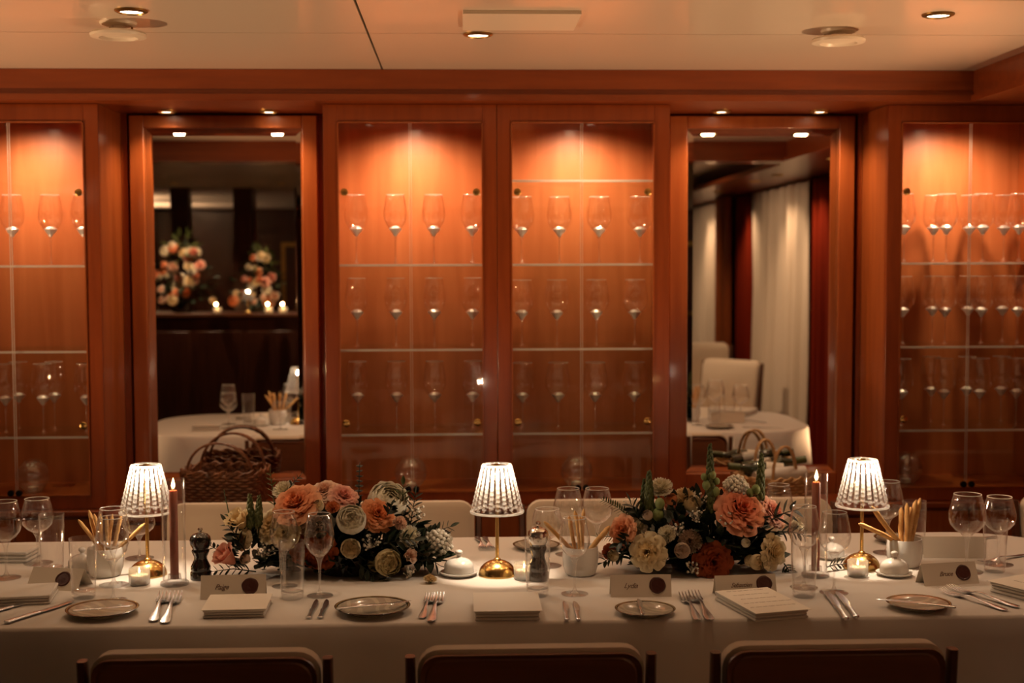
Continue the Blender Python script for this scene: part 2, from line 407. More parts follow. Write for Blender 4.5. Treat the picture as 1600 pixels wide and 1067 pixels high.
def make_glass(name, label, h, rb, rr, rf, hs, bowl=M_BOWL, tint=M_STEM, bulb=None, seg=28, group=None):
    """wine glass: h height, rb widest bowl radius, rr rim radius, rf foot radius, hs stem height"""
    t = thing(name, label, 'wine glass', (0, 0, 0), 0, group)
    hb = h - hs; th = .0011
    out = [(.006, hs + .002), (.014, hs + .006), (rb * .62, hs + hb * .13), (rb * .9, hs + hb * .27), (rb, hs + hb * .42), (rb * .985, hs + hb * .56),
           (rb + (rr - rb) * .55, hs + hb * .8), (rr, h)]
    inn = [(r - th if i < len(out) - 1 else r - th * .6, z + (.0012 if i < 3 else 0)) for i, (r, z) in enumerate(out)][::-1]
    inn = [(r, z) for r, z in inn if r > .008] + [(0, hs + .009)]
    bw = MB().lathe(out + [(rr - th * .3, h + .0006)] + inn, seg).build('bowl', bowl, t, angle=80)
    MB().tube([((rr - th * .5) * math.cos(2 * PI * i / seg), (rr - th * .5) * math.sin(2 * PI * i / seg), h) for i in range(seg)], .00085, 6, closed=True).build('rim', M_RIMG, bw)  # milky ring imitates the bright highlight along the rim
    k = .0032
    if bulb: MB().lathe([(0, hs + .024), (.012, hs + .022), (.019, hs + .0165), (.0235, hs + .013), (.0165, hs + .004), (.0095, hs - .005), (.0045, hs - .013), (0, hs - .013)], 9, fn=lambda a, i: 1 + .10 * math.sin(3 * a + i * 2.1)).build('bowl_base_sparkle', bulb, t, angle=1)  # facets shaped to imitate the sparkle in the bowl base
    MB().lathe([(0, hs + .0085), (.010, hs + .007), (.0125, hs + .004), (.008, hs - .003), (.0046, hs - .014), (k * .9, hs * .55), (k, .016), (.0065, .008), (.012, .0042), (0, .0042)], 14).build('stem', tint, t, angle=80)
    MB().lathe([(0, 0), (rf, 0), (rf, .0016), (.014, .0042), (0, .0048)], seg).build('foot', bowl, t, angle=60)
    return t
proto_cab = make_glass('wine_glass', '-', .246, .043, .032, .036, .112, bulb=M_SPARK, seg=24)
proto_cab2 = make_glass('wine_glass', '-', .238, .048, .036, .037, .108, bulb=M_SPARK, seg=24)
used = set()
def put(proto, label, loc, group, rz=0, s=None):
    if proto.name not in used:
        used.add(proto.name); proto.location = loc; proto.rotation_euler = (0, 0, rz); proto['label'] = label; proto['group'] = group
        if s: proto.scale = s if isinstance(s, (tuple, list)) else (s,) * 3
        return proto
    return dup(proto, label, loc, rz, group, s)

ORD = ['first', 'second', 'third', 'fourth', 'fifth', 'sixth', 'seventh', 'eighth']
SHN = ['upper', 'middle', 'lower']
def cabinet(desc, fx0, fx1, ox0, ox1, seam, rows, proto, shelf_extra=None, skipglow=False, power=17, globe=None, dark=False, hinges=True):
    x0, x1, a, b, sm = fx0, fx1, ox0, ox1, seam
    cx = (x0 + x1) / 2
    t = thing('display_cabinet', 'tall cherry wood display cabinet, the ' + desc, 'cabinet', (cx, FRONT, 0), 0, 'glass-fronted display cabinets')
    L = lambda v: v - cx
    D = 5.025 - FRONT
    zb = ZB - .045
    # carcass
    m = MB()
    m.box(L(x0), L(x0) + .018, .02, D, zb, CABTOP).box(L(x1) - .018, L(x1), .02, D, zb, CABTOP)
    m.box(L(x0) + .018, L(x1) - .018, .02, D, ZT + .036, CABTOP).box(L(x0) + .018, L(x1) - .018, .02, D, zb, ZB - .004)
    m.build('carcass', M_WOOD, t)
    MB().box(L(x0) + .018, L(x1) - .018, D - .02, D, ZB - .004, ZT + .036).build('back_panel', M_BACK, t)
    m = MB().box(L(x0), L(a), 0, .02, zb, CABTOP).box(L(b), L(x1), 0, .02, zb, CABTOP)
    m.box(L(a), L(b), 0, .02, ZT, CABTOP).box(L(a), L(b), 0, .02, zb, ZB)
    m.build('face_frame', M_WOODF, t, bevel=.0015)
    e = .004
    m = MB()
    for q in ((a, a + e), (b - e, b)): m.box(L(q[0]), L(q[1]), -.004, .004, ZB, ZT)
    m.box(L(a), L(b), -.004, .004, ZT - e, ZT).box(L(a), L(b), -.004, .004, ZB, ZB + e)
    m.build('edge_bead', M_WOOD, t)
    for k, (p, q) in enumerate(((a, sm), (sm, b))):
        d = MB().box(L(p) + .003, L(q) - .0015, .006, .011, ZB + .003, ZT - .003).build('door', M_PANE, t)
        e0 = (L(q) - .0034) if k == 0 else (L(p) + .0034)
        MB().box(e0 - .0005, e0 + .0005, .0058, .0112, ZB + .003, ZT - .003).build('polished_edge', M_EDGE, d)
        hx = L(p) + .022 if k == 0 else L(q) - .022
        if hinges:
            for hz, hm in ((W(650, 300, FRONT).z, M_BRASSD), (W(650, 661, FRONT).z, M_BRASS)):
                MB().lathe([(0, .0), (.013, 0), (.013, .004), (.010, .006), (0, .006)], 18, M=Matrix.Translation((hx, .0055, hz)) @ Matrix.Rotation(PI / 2, 4, 'X')).build('hinge', hm, d)
        kx = (L(q) - .014) if k == 0 else (L(p) + .014)
        MB().lathe([(0, 0), (.006, 0), (.005, .008), (.011, .012), (.011, .022), (0, .024)], 16, M=Matrix.Translation((kx, .0055, ZB + .014)) @ Matrix.Rotation(PI / 2, 4, 'X')).build('knob', M_BLACKM, d)
    zs = list(SHELF_Z) + ([shelf_extra] if shelf_extra else [])
    for z in zs:
        s_ = MB().box(L(x0) + .020, L(x1) - .020, .024, D - .022, z - .008, z)
        s_.slot = 1
        s_.box(L(x0) + .020, L(x1) - .020, .022, .024, z - .008, z)
        s_.build('glass_shelf', [M_SHELF, M_EDGE], t)
    # lamp puck in the top
    lx = L((a + b) / 2)
    MB().lathe([(0, 0), (.034, 0), (.036, .012), (0, .012)], 24, c=(lx, .10, ZT + .0235)).build('light_housing', M_BRASSD, t)
    MB().lathe([(0, 0), (.026, 0)], 24, c=(lx, .10, ZT + .0225)).build('light_lens', M_DOWN, t)
    light('cabinet_lamp', 'SPOT', (cx + lx, FRONT + .10, ZT + .014), power * 1.55, WARM, .02, (cx + lx, FRONT + .30, 1.2), 150, 1)
    # glasses
    for ri, row in enumerate(rows):
        for gi, it in enumerate(row):
            px, dy = it if isinstance(it, tuple) else (it, .14)
            zz = SHELF_Z[ri]
            p = W(px, 400, FRONT + dy)
            n = len(row)
            put(proto, f'wine glass, {SHN[ri]} shelf of {desc}, {ORD[gi]} from left', (p.x, p.y, zz + .0003), f'wine glasses in the {desc}')
    # base unit
    bt = thing('base_unit', 'low cherry wood base unit under the ' + desc, 'cabinet', (cx, FRONT - .03, 0), 0, 'base units under the cabinets')
    m = MB().box(L(x0), L(x1), .02, D + .02, .06, zb - .02).box(L(x0) + .01, L(x1) - .01, .05, D, 0, .06)
    m.build('carcass', M_WOODF, bt)
    MB().box(L(x0), L(x1), -.012, D + .02, zb - .02, zb - .001).build('top_board', M_WOODX, bt, bevel=.003)
    for p, q in ((L(x0) + .004, L(sm) - .002), (L(sm) + .002, L(x1) - .004)):
        m = MB().box(p, q, 0, .018, .08, zb - .03)
        m.build('door', M_WOOD, bt, bevel=.002)
    return t

DA = 'outer cabinet by the dark mirror'
DB_ = 'centre cabinet by the dark mirror'
DC_ = 'centre cabinet by the curtain mirror'
DD = 'outer cabinet by the curtain mirror'
xc0, xc1, xm = X(507), X(1046), X(777)
cabinet(DB_, xc0, xm - .001, X(529), X(755), X(642), [[557, 618, 678, 738]] * 3, proto_cab)
cabinet(DC_, xm + .001, xc1, X(799), X(1022), X(909), [[815, 874, 936, 1000], [815, 870, 932, 992], [816, 872, 930, 992]], proto_cab2, shelf_extra=W(900, 281, FRONT + .03).z)
cabinet(DA, X(-130), X(158), X(-103), X(135), X(17), [[(20, .12), (80, .12), (131, .12)], [], [(3, .12), (24, .22), (62, .12), (80, .22), (130, .12)]], proto_cab, power=15)
cabinet(DD, X(1385), X(1655), X(1406), X(1628), X(1515), [[(1412, .12), (1458, .22), (1478, .12), (1514, .22), (1535, .12), (1568, .22), (1592, .12)]] * 3, proto_cab, power=17)
# filler panel left of the first cabinet to the wall, right of the last
struct('wall_1', MB().box(XL, X(-130) - .001, FRONT + .01, 5.03, 0, SOF), M_WOODF)
struct('wall_2', MB().box(X(1655) + .001, XR, FRONT + .01, 5.03, 0, SOF), M_WOODF)

# ribbed globes on the cabinet floors
gl0 = None
for px, lab in ((52, DA), (642, DB_), (901, DC_), (1415, DD)):
    p = W(px, 760, FRONT + .12)
    lb = f'ribbed glass globe on the floor of the {lab}'
    if gl0 is None:
        gl0 = thing('glass_globe', lb, 'glass vase', (p.x, p.y, ZB - .0035), 0, 'glass globes in the cabinets')
        prof = [(0, .0), (.028, 0)] + [(.058 * math.sin(R(a)), .058 - .058 * math.cos(R(a)) * 1.0) for a in range(35, 150, 5)] + [(.030, .110), (.031, .114)]
        prof += [(r - .0018, z) for r, z in prof[::-1] if r > .01][1:] + [(0, .003)]
        MB().lathe(prof, 40, fn=lambda a, i: 1 + .012 * math.cos(i * 2.4)).build('globe', M_GLOBE, gl0, angle=80)
        MB().lathe([(0, .004), (.018, .004), (.018, .018), (0, .018)], 20).build('tealight', M_WAXW, gl0)
    else: dup(gl0, lb, (p.x, p.y, ZB - .0035), 0)

# =================================================================== MIRRORS IN THE NICHES
def mirror(label, f0, f1, m0, m1, ft, mt, mb, fb):
    yf = MIR - .035
    x0, x1 = W(f0, 400, yf).x, W(f1, 400, yf).x
    a, b = W(m0, 400, MIR - .012).x, W(m1, 400, MIR - .012).x
    zt = W(350, ft, yf).z; zm = W(350, mt, MIR - .01).z; z0 = W(350, mb, MIR - .01).z; zb = W(350, fb, yf).z
    cx = (x0 + x1) / 2; L = lambda v: v - cx
    t = thing('wall_mirror', label, 'mirror', (cx, yf, zb), 0)
    Z = lambda v: v - zb
    m = MB().box(L(x0), L(a), 0, .06, 0, Z(zt)).box(L(b), L(x1), 0, .06, 0, Z(zt)).box(L(a), L(b), 0, .06, Z(zm), Z(zt)).box(L(a), L(b), 0, .06, 0, Z(z0))
    m.build('frame', M_WOOD, t, bevel=.003)
    e = .026; yy = MIR - yf; rec = .0022
    MB().box(L(a) + e, L(b) - e, yy - rec - .003, yy + .006, Z(z0) + e, Z(zm) - e).build('mirror_glass', M_MIRROR, t)
    o = [(L(a), Z(z0)), (L(b), Z(z0)), (L(b), Z(zm)), (L(a), Z(zm))]
    i_ = [(L(a) + e, Z(z0) + e), (L(b) - e, Z(z0) + e), (L(b) - e, Z(zm) - e), (L(a) + e, Z(zm) - e)]
    m = MB(); vo = [m.bm.verts.new((x, yy + .0002, z)) for x, z in o]; vi = [m.bm.verts.new((x, yy - rec - .003, z)) for x, z in i_]
    vb = [m.bm.verts.new((x, yy + .006, z)) for x, z in o]; vc = [m.bm.verts.new((x, yy + .006, z)) for x, z in i_]
    for k in range(4):
        j = (k + 1) % 4
        m._f([vo[k], vo[j], vi[j], vi[k]]); m._f([vb[k], vb[j], vo[j], vo[k]]); m._f([vc[k], vc[j], vb[j], vb[k]]); m._f([vi[k], vi[j], vc[j], vc[k]])
    m.build('bevelled_border', M_MIRROR, t, angle=1)
    return x0, x1
mirror('tall wood-framed mirror reflecting the dark room and distant flowers', 205, 497, 230, 475, 180, 201, 748, 790)
mirror('tall wood-framed mirror reflecting beige curtains', 1046, 1334, 1072, 1307, 180, 201, 745, 790)
def niche(xa, xb, label):
    cx = (xa + xb) / 2; L = lambda v: v - cx
    t = thing('niche_counter', label, 'counter', (cx, FRONT - .03, 0), 0, 'counters in the mirror niches')
    MB().box(L(xa), L(xb), -.012, .30, .645, .668).build('top_board', M_WOODX, t, bevel=.003)
    MB().box(L(xa), L(xb), .02, .30, .06, .645).box(L(xa), L(xb), .05, .30, 0, .06).build('carcass', M_WOODF, t)
    for p, q in ((L(xa) + .004, -.002), (.002, L(xb) - .004)):
        MB().box(p, q, 0, .018, .08, .635).build('door', M_WOOD, t, bevel=.002)
niche(X(158) + .002, xc0 - .002, 'low cherry counter under the dark mirror, carrying the dark basket')
niche(xc1 + .002, X(1385) - .002, 'low cherry counter under the curtain mirror, carrying the pale basket')
# panel strips at the back corners of the niches
for k, (a, b) in enumerate(((X(158) + .001, W(204, 400, MIR).x), (W(1336, 400, MIR).x, X(1385) - .001))):
    struct(f'trim_{7 + k}', MB().box(a, b, MIR - .02, 5.03, .67, SOF), M_WOODF)
#PART2
# =================================================================== TABLE
TX0, TX1, TY0, TY1 = -1.52, 1.68, T(800, 971).y, T(800, 838).y
def outline(x0, x1, y0, y1, r, n=14, off=0):
    pts = []
    for cx, cy, a0 in ((x1 - r, y1 - r, 0), (x0 + r, y1 - r, 90), (x0 + r, y0 + r, 180), (x1 - r, y0 + r, 270)):
        for k in range(n + 1):
            a = R(a0 + 90 * k / n); pts.append((cx + (r + off) * math.cos(a), cy + (r + off) * math.sin(a)))
    # subdivide straights
    out = []
    for i, p in enumerate(pts):
        q = pts[(i + 1) % len(pts)]; d = math.dist(p, q); m = max(1, int(d / .03))
        for j in range(m): out.append((p[0] + (q[0] - p[0]) * j / m, p[1] + (q[1] - p[1]) * j / m))
    return out
tcx, tcy = (TX0 + TX1) / 2, (TY0 + TY1) / 2
tt = thing('dining_table', 'long dining table with rounded corners hidden under a white cloth', 'table', (tcx, tcy, 0))
m = MB(); o = outline(TX0 - tcx + .012, TX1 - tcx - .012, TY0 - tcy + .012, TY1 - tcy - .012, .28)
vt = [m.bm.verts.new((x, y, .742)) for x, y in o]; vb = [m.bm.verts.new((x, y, .705)) for x, y in o]
m._f(vt); m._f(vb[::-1])
for k in range(len(o)): j = (k + 1) % len(o); m._f([vb[k], vb[j], vt[j], vt[k]])
m.build('tabletop', M_DARKW, tt)
for sx in (-1.0, 1.0):
    MB().lathe([(0, 0), (.26, 0), (.26, .03), (.06, .06), (.05, .70), (0, .705)], 24, c=(sx, 0, 0)).build('pedestal', M_DARKW, tt)
m = MB(); rng = random.Random(4)
base = outline(TX0, TX1, TY0, TY1, .29)
tot = len(base)
def ring(off, z, rip):
    o = outline(TX0, TX1, TY0, TY1, .29, off=off); vs = []
    for k, (x, y) in enumerate(o):
        a = k / tot * 2 * PI
        q = rip * (math.sin(a * 31) * .5 + math.sin(a * 53 + 1) * .5 + .6 * math.sin(a * 13))
        nx, ny = base[k][0] - tcx, base[k][1] - tcy
        l = math.hypot(nx / 3, ny) or 1
        vs.append(m.bm.verts.new((x + q * nx / 3 / l, y + q * ny / l, z)))
    return vs
base = outline(TX0, TX1, TY0, TY1, .29)
rings = [ring(-.006, TZ, 0), ring(0, TZ - .002, 0), ring(.004, TZ - .008, .0), ring(.007, TZ - .05, .002), ring(.012, TZ - .12, .006), ring(.016, TZ - .20, .011)]
m._f(rings[0])
for A, B in zip(rings, rings[1:]):
    for k in range(tot): j = (k + 1) % tot; m._f([A[k], A[j], B[j], B[k]])
tc = m.build('tablecloth', M_CLOTH, angle=60)
tag(tc, 'long white tablecloth with a short overhang covering the dining table', 'tablecloth')

# =================================================================== CHAIRS
def make_chair():
    t = thing('dining_chair', '-', 'chair')     # faces +y, back at y = 0, origin on the floor under the backrest
    hw = .22
    # upholstered back pad: rounded slab
    def slab(x0, x1, z0, z1, y0, y1, r, n=5, curve=.02):
        mb = MB(); prof = []
        for cx, cz, a0 in ((x1 - r, z1 - r, 0), (x0 + r, z1 - r, 90), (x0 + .01, z0 + .01, 180), (x1 - .01, z0 + .01, 270)):
            rr = r if a0 < 180 else .01
            for k in range(n + 1):
                a = R(a0 + 90 * k / n); prof.append((cx + rr * math.cos(a), cz + rr * math.sin(a)))
        def lay(y, s):
            cx, cz = (x0 + x1) / 2, (z0 + z1) / 2
            return [mb.bm.verts.new((cx + (x - cx) * (1 - s / (x1 - x0) * 2), y - curve * ((x / .22) ** 2) * -1 - (z - .45) * .12, cz + (z - cz) * (1 - s / (z1 - z0) * 2))) for x, z in prof]
        L = [lay(y0, .012), lay(y0 + .008, 0), lay(y1 - .012, 0), lay(y1, .016)]
        mb._f(L[0][::-1]); mb._f(L[-1])
        for A, B in zip(L, L[1:]):
            for k in range(len(A)): j = (k + 1) % len(A); mb._f([A[k], A[j], B[j], B[k]])
        return mb
    slab(-hw, hw, .47, .79, -.008, .045, .045).build('backrest', M_UPH, t, angle=50)
    slab(-hw + .006, hw - .006, .48, .783, -.016, -.0085, .04).build('back_veneer', M_CHAIRB, t, angle=30)
    # seat
    m = MB(); m.box(-.225, .225, .03, .46, .425, .475); m.build('seat', M_UPH, t, bevel=.016)
    m = MB(); m.box(-.215, .215, .035, .45, .385, .424); m.build('seat_frame', M_CHAIRW, t, bevel=.003)
    for sx in (-1, 1):
        m = MB(); m.loft([((sx * .205, -.10, 0), (.013, 0, 0), (0, .015, 0)), ((sx * .215, .01, .40), (.016, 0, 0), (0, .02, 0)), ((sx * .232, .012, .50), (.012, 0, 0), (0, .018, 0)), ((sx * .234, -.016, .775), (.010, 0, 0), (0, .014, 0))], 8, .6)
        m.build('leg', M_CHAIRW, t)
        m = MB(); m.loft([((sx * .19, .42, 0), (.012, 0, 0), (0, .012, 0)), ((sx * .195, .43, .385), (.02, 0, 0), (0, .02, 0))], 8, .6); m.build('leg', M_CHAIRW, t)
    return t
ch = make_chair(); first = [True]
def chair(x, y, rz, label, group):
    if first[0]:
        first[0] = False; ch.location = (x, y, 0); ch.rotation_euler = (0, 0, rz); ch['label'] = label; ch['group'] = group; return ch
    return dup(ch, label, (x, y, 0), rz, group)
for px, lab in ((318, 'dark wood chair back in the dark foreground, below the place card by the pepper mill'), (832, 'dark wood chair back in the dark foreground, below the menu in the table middle'),
                (1322, 'dark wood chair back in the dark foreground, below the two knives by the candle')):
    p = T(px, 1022, .79); chair(p.x, 2.58, 0, lab, 'chairs on the near side')
for px, lab in ((374, 'cream upholstered chair behind the table, in front of the dark basket'), (631, 'cream upholstered chair behind the table, between flowers and middle lamp'),
                (932, 'cream upholstered chair behind the table, behind the two upright wine glasses'), (1190, 'cream upholstered chair behind the table, in front of the pale basket'), (1702, 'cream upholstered chair at the far end past the folded napkin')):
    p = W(px, 790, 4.17); chair(p.x, 4.17, PI, lab, 'chairs on the far side')
def MW2(px, py, y):
    q = W(px, py, 2 * MIR - y); return Vector((q.x, y, q.z))
p = Vector((1.62, .45, 0)); qq = MW2(1088, 560, -.15); c1 = chair(qq.x, -.15, R(12), 'cream chair with dark frame by the far curtains, seen in the mirror', 'chairs by the curtains'); c1.scale = (1.1, 1.1, 1.18)
qq = MW2(1160, 575, .9); c1 = chair(qq.x - .06, .8, R(48), 'cream chair turned sideways against the wide curtain, seen in the mirror', 'chairs by the curtains'); c1.scale = (1.05, 1.05, 1.1)

# =================================================================== TABLE LAMPS
def make_lamp():
    t = thing('table_lamp', '-', 'table lamp')
    MB().lathe([(0, 0), (.0475, 0), (.0478, .003)] + [(.047 * math.cos(R(a)), .003 + .036 * math.sin(R(a))) for a in range(6, 86, 8)] + [(0, .0392)], 40).build('base', M_BRASS, t, angle=60)
    MB().lathe([(.0095, .0385), (.008, .042), (.0046, .044), (.0044, .262), (0, .262)], 18).build('pole', M_BRASS, t, angle=50)
    # heart-shaped touch button on the front of the dome
    m = MB(); hp = []
    for k in range(24):
        a = 2 * PI * k / 24; hp.append((.0036 * 16 * math.sin(a) ** 3 / 16, .0036 * (13 * math.cos(a) - 5 * math.cos(2 * a) - 2 * math.cos(3 * a) - math.cos(4 * a)) / 16))
    Mx = Matrix.Translation((.003, -.0235, .0372)) @ Matrix.Rotation(R(42), 4, 'X')
    A = [m.bm.verts.new(Mx @ Vector((x, y, 0))) for x, y in hp]; B = [m.bm.verts.new(Mx @ Vector((x, y, -.006))) for x, y in hp]
    m._f(A); m._f(B[::-1])
    for k in range(24): j = (k + 1) % 24; m._f([B[k], B[j], A[j], A[k]])
    m.build('touch_button', M_BRASSD, t)
    # cut-glass shade: crystal prisms outside, smooth inside
    z0, z1, r0, r1, N, rows = .160, .279, .0620, .0350, 22, 11
    def sh(u, v):
        a = u * 2 * PI; r = r0 + (r1 - r0) * v; z = z0 + (z1 - z0) * v
        fl = abs(math.sin(a * N / 2))
        dia = abs(math.sin(PI * rows * v + (PI / 2 if math.sin(a * N / 2) > 0 else 0)))
        r += (.0042 * fl + .0022 * dia) * (.6 + .4 * (1 - v))
        if v < .12: r += .0 
        return Vector((r * math.cos(a), r * math.sin(a), z))
    def slt(u, v):
        w_ = abs(math.sin(u * PI * N)); c_ = (u * N + .5) % 1 - .5
        if v < .14 and abs(c_) * 2 < 1 - (v / .14) ** 2: return 1      # clear scallops above the lower rim
        if w_ < .30: return 1
        return 1 if (math.sin(PI * rows * v + (PI / 2 if math.sin(u * PI * N) > 0 else 0)) ** 2 < .04) else 0
    m = MB(); m.grid(sh, N * 6, 66, wrap=True, sl=slt)  # milky prisms against clear grooves imitate bright and dark refraction streaks
    def inn(u, v):
        a = u * 2 * PI; return Vector(((r0 + (r1 - r0) * v - .0016) * math.cos(a), (r0 + (r1 - r0) * v - .0016) * math.sin(a), z0 + (z1 - z0) * v))
    m.grid(inn, N * 3, 6, wrap=True, sl=lambda u, v: 1)
    sp = m.build('shade', [M_CRYST, M_CRYSTC], t, angle=25)
    m = MB().lathe([(r0 - .002, z0 - .001), (r0 + .0056, z0 - .0012), (r0 + .0064, z0 + .0012), (r0 + .0056, z0 + .0035), (r0 - .002, z0 + .0035), (r0 - .002, z0 - .001)], 64)
    m.build('lower_rim', M_RIMG, sp)
    MB().lathe([(r1 - .002, z1 - .003), (r1 + .002, z1 - .003), (r1 + .0028, z1), (r1 + .002, z1 + .002), (r1 - .002, z1 + .002), (r1 - .002, z1 - .003)], 48).build('upper_rim', M_RIMG, sp)
    MB().lathe([(0, z1 - .007), (.024, z1 - .007), (.025, z1 - .003), (.008, z1 - .001), (.006, z1 + .003), (0, z1 + .004)], 30).build('cap', M_BRASSD, t)
    for k in range(3):
        a = R(90 + 120 * k); MB().tube([(.022 * math.cos(a), .022 * math.sin(a), z1 - .005), ((r1 - .001) * math.cos(a), (r1 - .001) * math.sin(a), z1 - .003)], .0012, 6).build('spoke', M_BRASSD, t)
    MB().lathe([(.006, z1 - .0075), (.019, z1 - .0075)], 26).build('led', M_LED, t)
    return t
lamp = make_lamp(); lampn = [0]
def table_lamp(px, py, label, s=1.0, at=None):
    p = at or T(px, py)
    if lampn[0] == 0: o = lamp; o.location = p; o['label'] = label; o['group'] = 'crystal table lamps'
    else: o = dup(lamp, label, p, R(17 * lampn[0]), 'crystal table lamps')
    lampn[0] += 1; o.scale = (s, s, s)
    light('table_lamp_bulb', 'POINT', (p.x + .0, p.y - .012 * s, p.z + .252 * s), LP, LAMPC, .012)
    light('table_lamp_downlight', 'SPOT', (p.x + .0, p.y - .008 * s, p.z + .262 * s), LP * .45, LAMPC, .012, (p.x, p.y, p.z), 70, .7)
    return o
LP = 3.0
table_lamp(231, 898, 'lit crystal table lamp next to the candle and black pepper mill')
table_lamp(777, 898, 'lit crystal table lamp in the middle of the table')
table_lamp(1346, 887, 'lit crystal table lamp beside the white pot with upright breadsticks')

# =================================================================== CANDLES
def make_hurricane():
    t = thing('candle_holder', '-', 'candle holder')
    MB().lathe([(.0275, .0085), (.0285, .0085), (.0285, .259), (.0278, .2602), (.0270, .259), (.0270, .0085), (.0275, .0085)], 36).build('glass_chimney', M_BOWL, t, angle=60)
    MB().lathe([(0, 0), (.034, 0), (.0355, .003), (.034, .007), (.018, .0085), (.0165, .012), (.0155, .026), (.0115, .027), (.0112, .014), (0, .014)], 32).build('foot', M_FOOT, t, angle=50)
    return t
hur = make_hurricane()
def make_candle(top):
    t = thing('candle', '-', 'candle')
    MB().lathe([(0, .0145), (.0102, .0145), (.0102, top - .003), (.0085, top), (.004, top - .003), (0, top - .003)], 22).build('wax', M_CANDLE, t, angle=50)
    MB().tube([(0, 0, top - .004), (.001, 0, top + .004), (.0015, 0, top + .009)], .0008, 6).build('wick', M_BLACKM, t)
    fl = MB().lathe([(0, 0), (.0028, .003), (.0042, .008), (.0036, .014), (.0018, .021), (0, .027)], 16, c=(.0005, 0, top + .004)).build('flame', M_FLAME, t)
    return t
candle_protos = []
for (px, py, top, lab1, lab2) in ((273, 913, 766, 'tall clear glass chimney between the lamp and black pepper mill', 'slim lit terracotta taper candle beside the black pepper mill'),
                       (1274, 900, 753, 'tall clear glass chimney among the glasses beside the flowers', 'slim lit terracotta taper candle behind the wine glasses by the flowers')):
    p = T(px, py)
    if not candle_protos: hur.location = p; hur['label'] = lab1; hur['group'] = 'glass candle chimneys'
    else: dup(hur, lab1, p, .3)
    tp = W(px, top, p.y).z - TZ
    cdl = make_candle(tp); cdl.location = p; cdl['label'] = lab2; cdl['group'] = 'taper candles'; candle_protos.append(cdl)
    light('candle_light', 'POINT', (p.x, p.y, TZ + tp + .02), .35, (1, .5, .18), .006)
def make_tealight():
    t = thing('tealight', '-', 'tealight')
    prof = [(0, 0), (.022, 0), (.025, .003), (.0255, .040), (.0245, .0405), (.0238, .006), (0, .006)]
    MB().lathe(prof, 96, fn=lambda a, i: 1 + (.014 * abs(math.sin(a * 16)) if i in (2, 3) else 0)).build('ribbed_cup', M_FROST, t, angle=70)
    MB().lathe([(0, .007), (.0205, .007), (.0205, .024), (0, .0235)], 24).build('wax', M_WAXW, t)
    MB().tube([(0, 0, .0235), (0, 0, .029)], .0007, 5).build('wick', M_BLACKM, t)
    MB().lathe([(0, 0), (.0022, .003), (.0026, .006), (.001, .012), (0, .015)], 12, c=(0, 0, .027)).build('flame', M_FLAME, t)
    return t
tea = make_tealight(); tn = 0
for px, py, lab in ((218, 913, 'ribbed glass tealight in front of the lamp beside the tall candle'), (819, 905, 'ribbed glass tealight half hidden behind a tumbler by the middle lamp'), (1340, 900, 'ribbed glass tealight in front of the lamp beside the butter dish')):
    p = T(px, py)
    if tn == 0: tea.location = p; tea['label'] = lab; tea['group'] = 'ribbed tealights'
    else: dup(tea, lab, p, 1)
    tn += 1
    light('tealight_glow', 'POINT', (p.x, p.y, TZ + .05), .012, (1, .5, .18), .004)

# =================================================================== GLASSES ON THE TABLE
wg = make_glass('wine_glass', '-', 1.0 * .19, .0385, .0285, .034, .088, seg=36)
def wine(px, pyb, pyt, label, s=None, w=1.0):
    p = T(px, pyb); h = W(px, pyt, p.y).z - TZ; k = h / .19
    return put(wg, label, p, 'wine glasses on the table', s=(w, w, k))
for a in ((10, 903, 783, 'empty wine glass at the very edge of the photo beside the napkin', 1.05), (60, 880, 779, 'wine glass behind the highball glass near the tilted place card', 1.1),
          (178, 914, 794, 'wine glass close behind the front wine glass at the breadsticks by the candle', 1.05), (177, 939, 808, 'front wine glass standing at the patterned plate near the candle', 1.0),
          (218, 872, 796, 'wine glass seen beneath the crystal shade next to the candle', 1.1),
          (445, 916, 799, 'wine glass among the flowers, standing behind the tumbler', .92), (500, 931, 803, 'wine glass in front of the peach flowers, with black cutlery before it', .92),
          (855, 884, 795, 'wine glass behind the chrome-topped pepper mill', 1.1), (898, 928, 809, 'front wine glass before the central breadsticks', .95),
          (888, 866, 763, 'upright wine glass behind the central breadsticks, nearer the mill', 1.05), (933, 868, 763, 'upright wine glass behind the central breadsticks, nearer the flowers', 1.1),
          (1256, 918, 791, 'wine glass between the yellow rose and the tall candle', .98), (1303, 926, 800, 'front wine glass standing before the second tall candle', 1.0),
          (1216, 866, 757, 'wine glass half hidden behind the pink rose', 1.0), (1386, 864, 752, 'wine glass behind the lamp with the butter dish', 1.1),
          (1510, 893, 772, 'large wine glass behind the place card at the table end', 1.2), (1560, 882, 776, 'wine glass behind the last tumbler at the table end', 1.1)):
    wine(a[0], a[1], a[2], a[3], w=a[4])
def make_tumbler():
    t = thing('tumbler', '-', 'tumbler')
    MB().lathe([(.0265, .018), (.0298, .10), (.0305, .148), (.0300, .1488), (.0294, .148), (.0286, .10), (.0255, .0185), (.0265, .018)], 36).build('wall', M_BOWL, t, angle=70)
    MB().lathe([(0, 0), (.023, 0), (.0258, .004), (.0264, .0178), (.024, .020), (.012, .0155), (0, .0145)], 32).build('thick_base', M_STEM, t, angle=60)
    return t
tum = make_tumbler()
